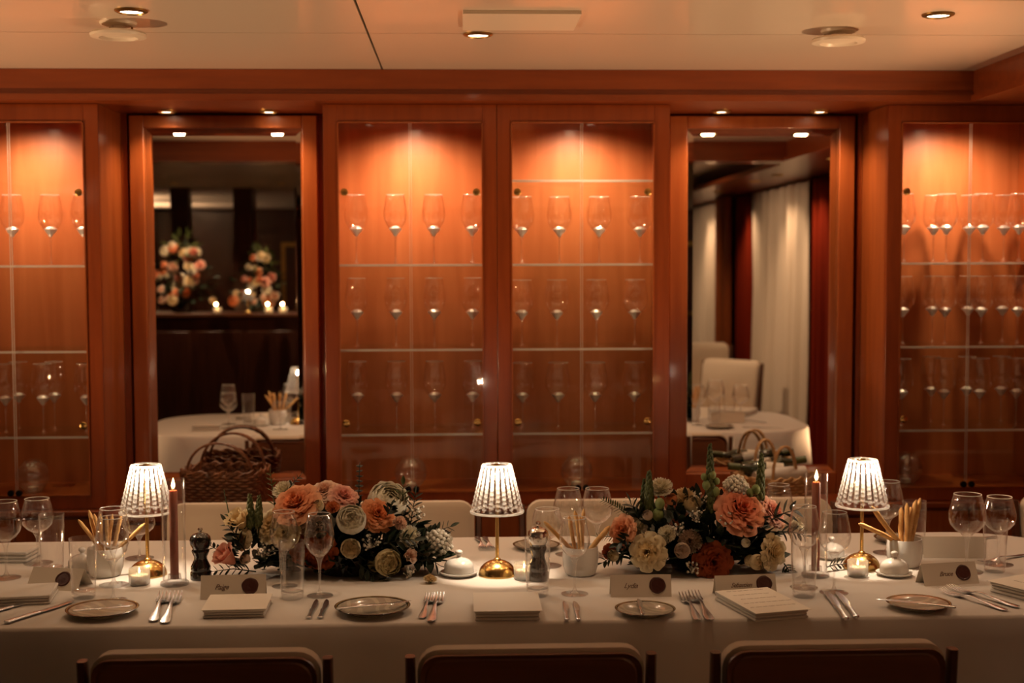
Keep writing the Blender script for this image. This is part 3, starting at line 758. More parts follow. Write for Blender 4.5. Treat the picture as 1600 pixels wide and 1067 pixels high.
for px, pyb, pyt, lab, w_ in ((82, 897, 803, 'highball glass behind the tilted place card by the first wine glasses', 1.05), (131, 934, 840, 'tumbler standing behind the patterned plate near the candle', 1.05), (457, 935, 845, 'tumbler in front of the first flowers by the place card', 1.0),
                         (840, 931, 838, 'tumbler in front of the chrome-topped pepper mill', 1.0), (1256, 932, 834, 'tumbler in front of the yellow rose beside the candle', 1.02), (1429, 862, 782, 'tall tumbler behind the upright breadsticks', 1.0), (1554, 893, 813, 'tumbler next to the tall menu booklet at the table end', 1.0)):
    p = T(px, pyb); k = (W(px, pyt, p.y).z - TZ) / .1488
    put(tum, lab, p, 'tumblers on the table', rz=px * .1, s=(w_, w_, k))

# =================================================================== PEPPER MILLS
def mill(px, py, pyt, label, body, capm, seed):
    p = T(px, py); h = W(px, pyt, p.y).z - TZ; k = h / .135
    t = thing('pepper_mill', label, 'pepper mill', p, 0, 'pepper mills'); t.scale = (1.0, 1.0, k)
    MB().lathe([(0, 0), (.026, 0), (.0265, .004), (.0262, .018), (.0235, .022), (.025, .026), (.0245, .034), (.0205, .042), (.0165, .052), (.0165, .060), (.021, .070), (.0222, .075), (.0195, .080), (.0215, .084), (0, .084)], 36).build('body', body, t, angle=50)
    MB().lathe([(0, .0845), (.022, .0845), (.0255, .092), (.0265, .102), (.0245, .112), (.018, .119), (.008, .1225), (0, .1225)], 36).build('head', capm, t, angle=50)
    MB().lathe([(0, .1225), (.004, .1225), (.0035, .126), (.0065, .130), (.0055, .135), (0, .1365)], 18).build('knob', M_CHROME, t)
    return t
mill(314, 904, 825, 'turned black pepper mill beside the tall candle', M_BLACK, M_BLACK, 1)
mill(841, 906, 815, 'black pepper mill with chrome head behind the tumbler', M_BLACK, M_CHROME, 2)

# =================================================================== BUTTER DISHES AND BREAD POTS
def make_cloche():
    t = thing('butter_dish', '-', 'butter dish')
    MB().lathe([(0, .0), (.028, 0), (.030, .003), (.043, .006), (.0445, .010), (.0425, .0105), (.034, .008), (0, .0075)], 40).build('saucer', M_CERAM, t, angle=50)
    MB().lathe([(.0335, .009), (.0355, .0095), (.0352, .022)] + [(.0352 * math.cos(R(a)), .022 + .022 * math.sin(R(a))) for a in range(10, 82, 9)] + [(.006, .0445), (.0045, .048), (.0065, .050), (.0092, .054), (.0085, .059), (.004, .0615), (0, .062)], 40).build('dome_lid', M_CERAM, t, angle=60)
    return t
cl = make_cloche()
for px, py, lab, s in ((129, 892, 'white butter dish seen through the tumbler near the first breadsticks', 1.0), (717, 899, 'domed white butter dish between the flowers and the middle lamp', 1.06), (1397, 899, 'domed white butter dish in front of the upright breadstick pot', 1.0), (1299, 872, 'domed white butter dish seen through the wine glass by the second candle', .95)):
    put(cl, lab, T(px, py), 'domed butter dishes', rz=px, s=s)
def make_pot():
    t = thing('bread_pot', '-', 'pot')
    MB().lathe([(0, 0), (.034, 0), (.038, .004), (.0435, .022), (.0455, .045), (.0440, .066), (.0432, .072), (.0405, .072), (.0412, .062), (.042, .045), (.040, .024), (.035, .009), (0, .008)], 40).build('pot_body', M_CERAM, t, angle=60)
    return t
pot = make_pot()
def bread(p, specs, place):
    for k, (b0, tip, r, note) in enumerate(specs):
        b0 = Vector(b0); tip = Vector(tip); d = tip - b0; sd = d.cross(Vector((0, 1, .2))).normalized() * random.Random(k + int(p.x * 100)).uniform(-.006, .006)
        n = 14; rng_ = random.Random(k * 7 + 3); pts = []; rs = []
        for i in range(n + 1):
            u = i / n; pts.append(b0 + d * u + sd * math.sin(PI * u) + Vector((rng_.uniform(-.0006, .0006), 0, 0)))
            rs.append(r * (.55 + .45 * math.sin(PI * min(1, u * 6) / 2)) * (1 if u < .9 else math.sqrt(max(.12, 1 - ((u - .9) / .1) ** 2))) * rng_.uniform(.93, 1.07))
        o = MB().tube(pts, rs, 10).build('breadstick', M_BREAD, None, angle=70)
        c0 = Vector(b0); o.data.transform(Matrix.Translation(-(c0))); o.location = Vector(p) + c0
        tag(o, f'golden breadstick {note} {place}', 'breadstick', f'breadsticks in the pot {place}')
def pot_at(px, py, label, place, tips, s=1.0):
    p = T(px, py); put(pot, label, p, 'white breadstick pots', s=s)
    sp = []
    for i, (tx, ty, dy, r, note) in enumerate(tips):
        tipw = W(tx, ty, p.y + dy) - p
        inside = Vector((max(-.018, min(.018, (-.25 if note.startswith('lean') else .18) * tipw.x)), max(-.012, min(.012, dy * .3 )), .012 if not note.startswith('lean') else .014))
        # stay within the pot mouth
        k = (.072 * s - inside.z) / max(.02, (tipw.z - inside.z)); mx = inside.x + (tipw.x - inside.x) * k; my = inside.y + (tipw.y - inside.y) * k
        rr = math.hypot(mx, my)
        if rr > .033 * s:
            # rest on the rim
            f = .034 * s / rr; rimp = Vector((mx * f, my * f, .072 * s + r * .6)); dirv = (tipw - rimp); b = rimp - dirv * min(.9, (.058 / max(.03, dirv.z)) if dirv.z > .03 else .5)
            b.x = max(-.03, min(.03, b.x)); b.y = max(-.02, min(.02, b.y)); b.z = max(.02, b.z); inside = b
        sp.append((inside, tipw, r, note))
    bread(p, sp, place)
pot_at(165, 899, 'white porcelain pot of breadsticks near the first candle', 'by the first candle',
       [(122, 812, -.01, .0052, 'leaning out farthest from the lamp,'), (139, 797, .01, .0055, 'upright at the outer side,'), (147, 803, .0, .005, 'upright next to the outermost one,'), (157, 803, .012, .005, 'upright in the middle,'), (166, 806, -.01, .005, 'upright behind the wine glass,'),
        (176, 803, .01, .005, 'upright nearer the lamp,'), (190, 802, -.005, .005, 'upright closest to the lamp,'), (226, 818, .0, .0052, 'leaning out towards the lamp,')])
pot_at(907, 897, 'white porcelain pot of breadsticks in the table middle', 'in the table middle',
       [(850, 815, -.01, .0055, 'leaning out over the pepper mill,'), (889, 805, .01, .005, 'upright beside the mill,'), (898, 798, 0, .0055, 'upright and tallest,'), (906, 806, -.01, .005, 'upright in the middle,'), (912, 795, .012, .005, 'upright behind the wine glass,'), (953, 822, -.02, .0068, 'leaning out towards the flowers,')])
pot_at(1413, 884, 'white porcelain pot with thick upright breadsticks beside the lamp', 'beside the last lamp',
       [(1342, 818, -.06, .0062, 'leaning out lowest under the lamp shade,'), (1362, 791, -.05, .0062, 'leaning out steeply by the lamp,'), (1408, 793, .006, .0062, 'upright closest to the lamp,'), (1417, 786, -.006, .0065, 'upright, second from the lamp,'), (1423, 792, .014, .006, 'upright at the back,'),
        (1432, 781, -.004, .0065, 'upright, second from the outer side,'), (1438, 778, .008, .0066, 'upright and outermost,')])

# =================================================================== PLATES
def plate_mat():
    m, nt, out = newmat('banded_plate')
    tc_ = nt.nodes.new('ShaderNodeTexCoord'); sx = nt.nodes.new('ShaderNodeSeparateXYZ'); nt.links.new(tc_.outputs['Object'], sx.inputs[0])
    cb = nt.nodes.new('ShaderNodeCombineXYZ'); nt.links.new(sx.outputs[0], cb.inputs[0]); nt.links.new(sx.outputs[1], cb.inputs[1])
    ln = nt.nodes.new('ShaderNodeVectorMath'); ln.operation = 'LENGTH'; nt.links.new(cb.outputs[0], ln.inputs[0])
    mr = nt.nodes.new('ShaderNodeMapRange'); mr.inputs[2].default_value = .09; nt.links.new(ln.outputs['Value'], mr.inputs[0])
    cr = nt.nodes.new('ShaderNodeValToRGB'); cr.color_ramp.interpolation = 'CONSTANT'
    els = [(0, (.66, .62, .54)), (.875, (.05, .04, .04)), (.91, (.50, .36, .16)), (.935, (.045, .04, .04))]
    cr.color_ramp.elements[0].position = 0; cr.color_ramp.elements[0].color = (*els[0][1], 1)
    cr.color_ramp.elements[1].position = els[1][0]; cr.color_ramp.elements[1].color = (*els[1][1], 1)
    for p_, c_ in els[2:]: e_ = cr.color_ramp.elements.new(p_); e_.color = (*c_, 1)
    nt.links.new(mr.outputs[0], cr.inputs[0])
    wv = nt.nodes.new('ShaderNodeTexWave'); wv.wave_type = 'RINGS'; wv.inputs['Scale'].default_value = 9; wv.inputs['Distortion'].default_value = 9; wv.inputs['Detail'].default_value = 1
    nt.links.new(tc_.outputs['Object'], wv.inputs[0])
    c2 = nt.nodes.new('ShaderNodeValToRGB'); c2.color_ramp.elements[0].position = .55; c2.color_ramp.elements[0].color = (.55, .50, .43, 1); c2.color_ramp.elements[1].position = .8; c2.color_ramp.elements[1].color = (.86, .80, .68, 1)
    nt.links.new(wv.outputs[0], c2.inputs[0])
    mx = nt.nodes.new('ShaderNodeMix'); mx.data_type = 'RGBA'; mx.blend_type = 'MULTIPLY'; mx.inputs[0].default_value = .7
    nt.links.new(cr.outputs[0], mx.inputs[6]); nt.links.new(c2.outputs[0], mx.inputs[7])
    p = nt.nodes.new('ShaderNodeBsdfPrincipled'); p.inputs['Roughness'].default_value = .14; p.inputs['Coat Weight'].default_value = .5
    nt.links.new(mx.outputs[2], p.inputs['Base Color']); nt.links.new(p.outputs[0], out.inputs[0]); return m
M_PLATE = plate_mat()
def make_plate():
    t = thing('side_plate', '-', 'plate')
    MB().lathe([(0, .0), (.052, 0), (.054, .003), (.084, .013), (.087, .0165), (.0848, .0170), (.058, .0075), (.050, .0055), (0, .005)], 56).build('dish', M_PLATE, t, angle=40)
    return t
pl = make_plate(); PLATES = {}
for key, px, py, s, lab in (('a', 160, 954, .92, 'dark-rimmed patterned side plate below the breadsticks near the candle'), ('b', 582, 951, .98, 'side plate with a thin dark rim in front of the first flowers'),
                    ('c', 1008, 953, .78, 'small side plate in front of the upright place card with the seal'), ('d', 1435, 944, .83, 'patterned side plate beside the forks at the table end'),
                    ('e', 838, 852, .75, 'side plate on the far side behind the middle lamp'), ('f', 1405, 842, .8, 'side plate on the far side behind the last lamp')):
    p = T(px, py, TZ + .008); PLATES[key] = (Vector((p.x, p.y, TZ)), s)
    put(pl, lab, (p.x, p.y, TZ), 'side plates', rz=px * .37, s=s)
for x_, y_, lab in ((T(500, 848).x, T(500, 848).y, 'side plate on the far side hidden behind the first flowers'),):
    put(pl, lab, (x_, y_, TZ), 'side plates', s=.8)

# =================================================================== CUTLERY
def make_fork():
    t = thing('fork', '-', 'fork')
    m = MB(); sec = []
    for y, wv_, th, z in ((0, .004, .0012, .003), (.006, .0085, .0015, .003), (.03, .0080, .0017, .0035), (.065, .0045, .0018, .006), (.095, .0028, .0018, .0095), (.115, .0032, .0015, .0085), (.125, .009, .0012, .0050), (.138, .0115, .0011, .003)):
        sec.append(((0, y, z), (wv_, 0, 0), (0, 0, th)))
    m.loft(sec, 8, .8).build('handle', M_STEEL, t, angle=60)
    for k in range(4):
        x = (-1.5 + k) * .0062
        MB().loft([((x, .136, .003), (.0022, 0, 0), (0, 0, .0011)), ((x, .155, .0035), (.0017, 0, 0), (0, 0, .001)), ((x, .175, .0065), (.0015, 0, 0), (0, 0, .001)), ((x, .184, .0095), (.0006, 0, 0), (0, 0, .0006))], 6).build('tine', M_STEEL, t)
    return t
def make_knife(mat_h=None, orn=False):
    t = thing('knife', '-', 'knife')
    m = MB(); n = 22; sec = []
    for i in range(n + 1):
        u = i / n; w_ = .0075 - .0022 * math.sin(PI * u) + (.0018 * abs(math.sin(u * 22)) if orn else 0)
        if i == 0: w_ = .003
        sec.append(((0, u * .095, .0045), (w_, 0, 0), (0, 0, .0032 - .0008 * u)))
    m.loft(sec, 10, .9).build('handle', mat_h or M_STEEL, t, angle=60)
    MB().loft([((0, .095, .0045), (.0045, 0, 0), (0, 0, .0022)), ((0.001, .105, .004), (.0075, 0, 0), (0, 0, .0012)), ((.001, .15, .004), (.0088, 0, 0), (0, 0, .0009)), ((-.001, .19, .004), (.0065, 0, 0), (0, 0, .0007)), ((-.003, .206, .004), (.0015, 0, 0), (0, 0, .0005))], 8, .8).build('blade', M_STEEL, t, angle=60)
    return t
fk = make_fork(); kn = make_knife(); ko = make_knife(M_STEEL, True)
def lay(proto, px0, py0, px1, py1, label, group, z=0, s=None, at_z=None):
    """from handle end to tip, both given where they touch the cloth"""
    zz = TZ + z; a = T(px0, py0, zz + .004); b = T(px1, py1, zz + .004); d = b - a
    L = {'fork': .184, 'knife': .206}[proto.name.split('.')[0]]
    k = s or d.length / L
    return put(proto, label, (a.x, a.y, zz + .0004), group, rz=math.atan2(d.y, d.x) - PI / 2, s=k)
lay(fk, 239, 970, 258, 928, 'silver fork of the pair below the first candle, farther from the place card', 'silver forks')
lay(fk, 257, 973, 276, 929, 'silver fork of the pair below the first candle, closer to the place card', 'silver forks')
lay(fk, 659, 965, 673, 930, 'silver fork of the central pair, on the side of the flower plate', 'silver forks')
lay(fk, 673, 970, 686, 930, 'silver fork of the central pair, on the side of the menu', 'silver forks')
lay(fk, 1091, 968, 1068, 929, 'silver fork next to the small round plate, first of the pair', 'silver forks')
lay(fk, 1110, 968, 1083, 927, 'silver fork of the pair by the small round plate, nearer the tilted menu', 'silver forks')
lay(fk, 1573, 953, 1470, 922, 'long silver fork pointing at the patterned plate, front one', 'silver forks')
lay(fk, 1592, 948, 1484, 917, 'long silver fork pointing at the patterned plate, behind the front one', 'silver forks')
lay(ko, 482, 965, 499, 930, 'dark ornate knife before the flowers, on the tumbler side', 'silver knives', s=.8)
lay(ko, 500, 965, 514, 931, 'dark ornate knife before the flowers, on the plate side', 'silver knives', s=.8)
lay(kn, 886, 968, 882, 930, 'knife beside the central menu, closer to the menu', 'silver knives', s=.80)
lay(kn, 904, 968, 897, 930, 'knife beside the central menu, closer to the round plate', 'silver knives', s=.80)
lay(kn, 1322, 968, 1292, 925, 'knife below the second candle, on the menu side', 'silver knives')
lay(kn, 1338, 965, 1309, 925, 'knife below the second candle, on the lamp side', 'silver knives')
lay(ko, 8, 973, 118, 938, 'ornate knife lying slantwise beside the patterned plate at the photo edge', 'silver knives')
lay(ko, -30, 962, 70, 932, 'ornate knife partly outside the photo beside the folded napkin', 'silver knives')
lay(kn, 1470, 845, 1560, 838, 'knife lying beyond the standing white card at the table end', 'silver knives')
lay(fk, 1600, 866, 1570, 872, 'fork on the table end beyond the last tumbler, partly outside', 'silver forks', s=1.0)
lay(fk, 745, 838, 756, 858, 'fork on the far side behind the middle lamp, outer one', 'silver forks', s=1)
lay(fk, 757, 838, 768, 858, 'fork on the far side behind the middle lamp, inner one', 'silver forks', s=1)
# butter knives resting on plates
def onplate(proto, key, ang, r0, label, s=.85, z=.0165):
    c_, k = PLATES[key]; d = Vector((math.cos(ang), math.sin(ang), 0)); L = .206 * s
    n_ = Vector((-d.y, d.x, 0)); a = c_ + n_ * r0 - d * L / 2
    put(proto, label, (a.x, a.y, TZ + z * k + .0006), 'butter knives on the plates', rz=ang - PI / 2, s=s)
onplate(kn, 'a', R(20), -.02, 'butter knife across the patterned plate near the first candle', .62)
onplate(kn, 'b', R(22), -.015, 'butter knife across the plate before the first flowers', .85)
onplate(kn, 'c', R(86), .01, 'butter knife lying straight across the small plate by the seal', .68)
onplate(kn, 'd', R(150), .03, 'butter knife across the patterned plate at the table end', .85)
onplate(kn, 'e', R(125), .0, 'butter knife on the far plate behind the middle lamp', .6)
onplate(kn, 'f', R(160), .0, 'butter knife on the far plate behind the last lamp', .6)

# =================================================================== PAPER: PLACE CARDS, MENUS, NAPKINS
def text_mesh(s, size, M, mat, parent, name='lettering', shear=.45, ext=.00025):
    cu = bpy.data.curves.new(name, 'FONT'); cu.body = s; cu.size = size; cu.shear = shear; cu.extrude = ext; cu.align_x = 'CENTER'; cu.align_y = 'CENTER'
    cu.space_character = .92; cu.resolution_u = 2
    ob = bpy.data.objects.new(name, cu); C.objects.link(ob)
    bpy.context.view_layer.update()
    me = bpy.data.meshes.new_from_object(ob.evaluated_get(bpy.context.evaluated_depsgraph_get()))
    bpy.data.objects.remove(ob); bpy.data.curves.remove(cu)
    me.transform(M); me.materials.clear(); me.materials.append(mat)
    o = bpy.data.objects.new(name, me); C.objects.link(o); o.parent = parent; return o
def seal(mx, mz, M, parent, r=.0195, seed=1):
    rg = random.Random(seed); ph = [rg.uniform(0, 6) for _ in range(4)]
    f = lambda a, i: 1 + (.018 * math.sin(3 * a + ph[0]) + .014 * math.sin(5 * a + ph[1]) + .012 * math.sin(9 * a + ph[2])) * (1 if i < 4 else .4)
    m = MB().lathe([(0, 0), (r * .98, 0), (r, .0012), (r * .93, .0026), (r * .80, .0028), (r * .74, .0018), (r * .70, .0018), (r * .3, .0021), (0, .0022)], 36, M=M @ Matrix.Translation((mx, mz, 0)), fn=f)
    return m.build('wax_seal', M_SEAL, parent, angle=50)
def place_card(px, py, wpx, hpx, name, label, rz=0, seal_u=.74, lean=18, seed=1, txt_u=.36, tsize=.017):
    p = T(px, py); s = F / p.y; w_ = wpx / s; h = hpx / s
    t = thing('place_card', label, 'place card', p, rz, 'folded place cards')
    le = R(lean); dy = h * math.tan(le); th = .0006
    m = MB()
    def panel(y0, y1):
        n = Vector((0, y1 - y0, 0))
        v = [Vector((-w_ / 2, y0, 0)), Vector((w_ / 2, y0, 0)), Vector((w_ / 2, y1, h)), Vector((-w_ / 2, y1, h))]
        off = Vector((0, th * (1 if y1 > y0 else -1) * 2, 0))
        A = [m.bm.verts.new(q) for q in v]; B = [m.bm.verts.new(q + off) for q in v]
        m._f(A); m._f(B[::-1])
        for k in range(4): j = (k + 1) % 4; m._f([A[k], A[j], B[j], B[k]])
    panel(0, dy); m.build('front_leaf', M_PAPER, t)
    m = MB(); panel(2 * dy + .004, dy + .0012); m.build('back_leaf', M_PAPER, t)
    FM = Matrix.Translation((0, 0, 0)) @ Matrix.Rotation(PI / 2 - le, 4, 'X')
    LH = math.hypot(h, dy)
    seal(-w_ / 2 + w_ * seal_u, LH * .52, FM @ Matrix.Translation((0, 0, .0001)), t, seed=seed, r=min(.0195, LH * .42))
    if name: text_mesh(name, tsize, FM @ Matrix.Translation((-w_ / 2 + w_ * txt_u, LH * .50, .0003)), M_INK, t)
    return t
place_card(364, 936, 101, 36, 'Paige', 'folded place card with dark seal in front of the pink rose and pepper mill', R(3), .76, seed=2, txt_u=.32)
place_card(1002, 933, 97, 34, 'Lydia', 'folded place card with dark seal above the small round plate', R(-1), .77, seed=3, txt_u=.33)
place_card(1167, 930, 100, 31, 'Sebastien', 'folded place card with dark seal below the terracotta rose', R(6), .80, seed=4, txt_u=.42, tsize=.015)
place_card(1488, 914, 95, 33, 'Bruce', 'folded place card with dark seal beside the forks at the table end', R(9), .74, seed=5, lean=24, txt_u=.42, tsize=.016)
place_card(80, 922, 88, 30, None, 'tilted place card with dark seal beside the highball glass', R(-14), .66, seed=6, lean=38)

def slab_thing(name, label, cat, px, py, w_, d_, h, rz, matb, group, menu=True, lines=0, mats=M_MENU):
    p = T(px, py); t = thing(name, label, cat, p, rz, group)
    return p, t
def napkin_at(px, py, w_, d_, h, rz, label, layers=3):
    """folded napkin, its near edge centre at (px, py)"""
    p = T(px, py); t = thing('napkin', label, 'napkin', p, rz, 'folded white napkins')
    for k in range(layers):
        z0 = h * k / layers; z1 = h * (k + 1) / layers - .0004; e = .002 * (k % 2)
        MB().box(-w_ / 2 + e, w_ / 2 - e, e, d_ - e * 1.5, z0 + .0002, z1).build('fold', M_LINEN, t, bevel=min(.004, h / layers * .45))
    return p
def menu_at(px, py, w_, d_, z, rz, label, lines=8, seed=1, thick=.0008, title=None):
    p = T(px, py); t = thing('menu_card', label, 'menu', (p.x, p.y, TZ + z), rz, 'printed menu cards')
    MB().box(-w_ / 2, w_ / 2, 0, d_, 0, thick).build('card', M_MENU, t)
    rg = random.Random(seed)
    for k in range(lines):      # illegible hand-printed lines
        y = d_ - .016 - k * (d_ - .03) / max(1, lines); x = -w_ * rg.uniform(.30, .42); m = MB()
        xe = -x
        while x < xe:
            wd = rg.uniform(.006, .016); n = max(4, int(wd / .0009))
            pts = [(x + wd * i / n, y + .0011 * math.sin(i * 1.9 + k) + .0006 * math.sin(i * .7), thick + .0001) for i in range(n + 1)]
            m.tube(pts, .00032, 4); x += wd + .0032
        m.build('printed_line', M_INK, t)
    return t
def menu_set(px, py, w_, d_, h, rz, lab1, lab2, lines, seed, over=.006):
    napkin_at(px, py, w_ * .96, d_, h, rz, lab1)
    q = T(px, py); off = Matrix.Rotation(rz, 3, 'Z') @ Vector((.001, -over, 0))
    t = menu_at(px, py, w_, d_ + over * .2, h + .0004, rz, lab2, lines, seed); t.location = (q.x + off.x, q.y + off.y, TZ + h + .0004)
menu_set(365, 966, .142, .14, .020, R(2), 'folded napkin under the menu below the place card by the pepper mill', 'menu card lying on the napkin below the place card by the pepper mill', 0, 1)
menu_set(793, 970, .150, .17, .022, 0, 'folded napkin under the blank menu in front of the middle lamp', 'blank cream menu card in front of the middle lamp', 0, 2)
menu_set(1222, 969, .135, .21, .020, R(14), 'folded napkin under the tilted printed menu', 'tilted printed menu card between the place card and the tumbler', 5, 3)
menu_set(1598, 938, .20, .24, .026, R(-62), 'thick folded napkin at the table end beneath a menu', 'printed menu card at the table end beside the last tumbler', 5, 4)
napkin_at(18, 947, .17, .13, .022, R(8), 'folded napkin at the photo edge below the tilted place card')
napkin_at(4, 880, .13, .10, .030, R(-4), 'rolled-up napkin at the photo edge behind the wine glass')
p = T(1492, 872); t = thing('table_card', 'blank cream card standing upright behind the place card at the table end', 'card', p, R(-4))
MB().box(-.082, .082, 0, .0012, 0, .055).build('front_leaf', M_PAPER, t); MB().box(-.082, .082, .030, .0312, 0, .050, M=Matrix.Rotation(R(6), 4, 'X')).build('back_leaf', M_PAPER, t)
#PART3
# =================================================================== BASKETS
def basket(label, loc, rz, L, D, H, mat, handles, rows=12, stakes=44, group='wicker baskets', flare=1.12):
    t = thing('wicker_basket', label, 'basket', loc, rz, group)
    def rr(a, z):      # rounded rectangle radius at angle
        k = 1 + (flare - 1) * z / H; n = 4.0
        ca, sa = abs(math.cos(a)), abs(math.sin(a))
        r = ((ca / (L / 2)) ** n + (sa / (D / 2)) ** n) ** (-1 / n)
        return r * k
    rg = random.Random(5)
    m = MB()
    for i in range(rows):
        z = H * (i + .5) / rows; n = stakes * 4; pts = []
        for k in range(n):
            a = 2 * PI * k / n; w_ = .0035 * math.sin(stakes / 2 * a + PI * i) + rg.uniform(-.0004, .0004)
            r = rr(a, z) + w_; pts.append((r * math.cos(a), r * math.sin(a), z + rg.uniform(-.0008, .0008)))
        m.tube(pts, H / rows * .52, 5, closed=True)
    for k in range(stakes):
        a = 2 * PI * (k + .5) / stakes; m.tube([(rr(a, 0) * math.cos(a), rr(a, 0) * math.sin(a), .002), (rr(a, H) * math.cos(a), rr(a, H) * math.sin(a), H + .004)], .0024, 5)
    m.build('woven_side', mat, t)
    m = MB()
    n = 40; pts = [(rr(2 * PI * k / n, 0) * math.cos(2 * PI * k / n) * .98, rr(2 * PI * k / n, 0) * math.sin(2 * PI * k / n) * .98) for k in range(n)]
    A = [m.bm.verts.new((x, y, .001)) for x, y in pts]; B = [m.bm.verts.new((x, y, .007)) for x, y in pts]
    m._f(A[::-1]); m._f(B)
    for k in range(n): j = (k + 1) % n; m._f([A[k], A[j], B[j], B[k]])
    m.build('woven_bottom', mat, t)
    m = MB()
    for ph, dz in ((0, 0), (PI, 0), (0, .007)):
        n = 160; pts = []
        for k in range(n):
            a = 2 * PI * k / n; tw = a * 18 + ph
            r = rr(a, H) + .0045 * math.cos(tw); pts.append((r * math.cos(a), r * math.sin(a), H + .004 + dz + .0045 * math.sin(tw)))
        m.tube(pts, .0042, 5, closed=True)
    m.build('braided_rim', mat, t)
    for (y, hw, hh, rad, lean) in handles:
        m = MB()
        for ph in (0, 2.1, 4.2):
            pts = []; n = 60
            for k in range(n + 1):
                u = k / n; a = PI * u; x = -hw * math.cos(a); z = H * .35 + (hh - H * .35) * math.sin(a) ** .62
                yy = y + lean * math.sin(a); tw = u * 30 + ph
                pts.append((x + .003 * math.cos(tw) * abs(math.sin(a)) + .0 , yy + .0035 * math.sin(tw), z + .003 * math.cos(tw) * abs(math.cos(a))))
            m.tube(pts, rad, 6)
        m.build('handle', mat, t)
    return t
zc = .669
p = W(352, 770, 4.80)
basket('dark woven wicker basket with two hooped handles in front of the dark mirror', (p.x, 4.815, zc), R(-9), .255, .21, .125, M_WICKD, [(-.065, .125, .235, .0042, -.01), (.07, .125, .25, .0042, .02)])
p2 = W(1212, 770, 4.80)
basket('pale wicker basket with looped handles holding wine bottles', (p2.x, 4.81, zc), R(20), .25, .21, .085, M_WICKL, [(-.06, .05, .205, .0042, .0), (.06, .05, .215, .0042, .01)], stakes=36, rows=8)
def bottle(label, loc, direction, s=1.0):
    d = Vector(direction).normalized(); q = d.to_track_quat('Z', 'Y')
    t = thing('wine_bottle', label, 'bottle', loc, 0, 'bottles in the pale basket'); t.rotation_euler = q.to_euler(); t.scale = (s, s, s)
    MB().lathe([(0, 0), (.034, 0), (.037, .004), (.037, .17), (.034, .19), (.018, .215), (.0145, .23), (.0145, .285), (.016, .286), (.016, .296), (0, .297)], 28).build('body', M_BOTTLE, t, angle=50)
    MB().lathe([(.0374, .05), (.0376, .05), (.0376, .13), (.0374, .13)], 28).build('label', M_FOIL, t)
    MB().lathe([(.0152, .245), (.0168, .245), (.0168, .298), (0, .299)], 20).build('foil', M_LEAFM, t)
b_ = Vector((p2.x, 4.81, zc))
bottle('dark green wine bottle lying with its neck out of the pale basket', b_ + Vector((.07, .015, .10)), (-1, .05, .10), .80)
bottle('second green wine bottle lying at the back of the pale basket', b_ + Vector((-.10, .09, .10)), (1, .0, .16), .80)
m = MB(); m.loft([((-.09, -.03, .10), (0, .03, 0), (0, 0, .024)), ((-.03, -.035, .108), (0, .034, 0), (0, 0, .028)), ((.04, -.035, .112), (0, .032, 0), (0, 0, .030)), ((.10, -.03, .118), (0, .026, 0), (0, 0, .024))], 14)
nb = m.build('rolled_napkin', M_LINEN, None); nb.location = b_ + Vector((0, 0, -.012)); nb.rotation_euler = (0, 0, R(8)); tag(nb, 'rolled white napkin lying on the pale basket', 'napkin')

# =================================================================== FLOWERS
def petal_fn(th, t, A, rg, kind):
    ph = rg.uniform(0, 6); lean = rg.uniform(-.06, .06); amp = rg.uniform(.6, 1.3); rl = rg.uniform(.94, 1.06)
    if kind == 'rose':
        def f(u, v):
            s = 2 * u - 1; wv_ = math.sin(PI * min(1, .18 + .72 * v)) ** .6 * (1 if v < .8 else 1 - .35 * ((v - .8) / .2) ** 2 * s * s)
            ang = th + s * A * (.35 + .65 * wv_)
            r = .05 + (.10 + .80 * t * rl) * v ** .85 + .05 * t * v * math.cos(s * PI / 2)
            z = -.34 + (.80 - .40 * t + lean) * v ** (1 + .5 * t) + .05 * (1 - t)
            if v > .72:
                c_ = (v - .72) / .28; z -= (.05 + .15 * t) * c_ * c_; r += (.03 + .10 * t) * c_ * c_
            z += .045 * amp * math.sin(5 * s + ph) * v * v * (.3 + .7 * t); r += .02 * amp * math.sin(6 * s + ph * 2) * v * v; z -= .06 * t * (s * s) * v
            return Vector((r * math.cos(ang), r * math.sin(ang), z))
    elif kind == 'ball':
        def f(u, v):
            s = 2 * u - 1; S = .42 + .55 * t
            top = .18 + .85 * t + rg0; pol = PI * .80 - (PI * .80 - top) * v
            ang = th + s * A * math.sin(PI * (.15 + .62 * v)) ** .7
            rr_ = S + .025 * math.sin(4 * s + ph) * v - .035 * s * s * v + (.05 * max(0, v - .8) / .2)
            return Vector((rr_ * math.sin(pol) * math.cos(ang), rr_ * math.sin(pol) * math.sin(ang), rr_ * math.cos(pol) * .92))
        rg0 = rg.uniform(-.08, .08)
    else:   # carnation
        def f(u, v):
            s = 2 * u - 1; ang = th + s * A * (.3 + .7 * v)
            r = .05 + (.15 + .75 * t * rl) * v; z = -.35 + (1.0 - .62 * t + lean) * v
            z += .07 * math.sin(9 * s + ph) * v * v; r += .06 * math.sin(11 * s + ph) * v * v
            return Vector((r * math.cos(ang), r * math.sin(ang), z))
    return f
FL = {'rose': [(.02, 3, 1.2), (.10, 4, 1.0), (.19, 4, .95), (.29, 5, .85), (.39, 5, .8), (.50, 6, .72), (.62, 6, .70), (.74, 7, .64), (.86, 8, .58), (1.0, 8, .58)],
      'ball': [(.05, 4, 1.0), (.2, 5, .8), (.38, 6, .7), (.56, 7, .62), (.74, 8, .55), (.9, 9, .50), (1.0, 9, .48)],
      'carnation': [(.05, 4, .8), (.2, 6, .6), (.4, 8, .48), (.6, 9, .42), (.8, 10, .38), (1.0, 11, .34)],
      'bud': [(.02, 3, 1.2), (.10, 3, 1.1), (.2, 4, .9)]}
FM = {}
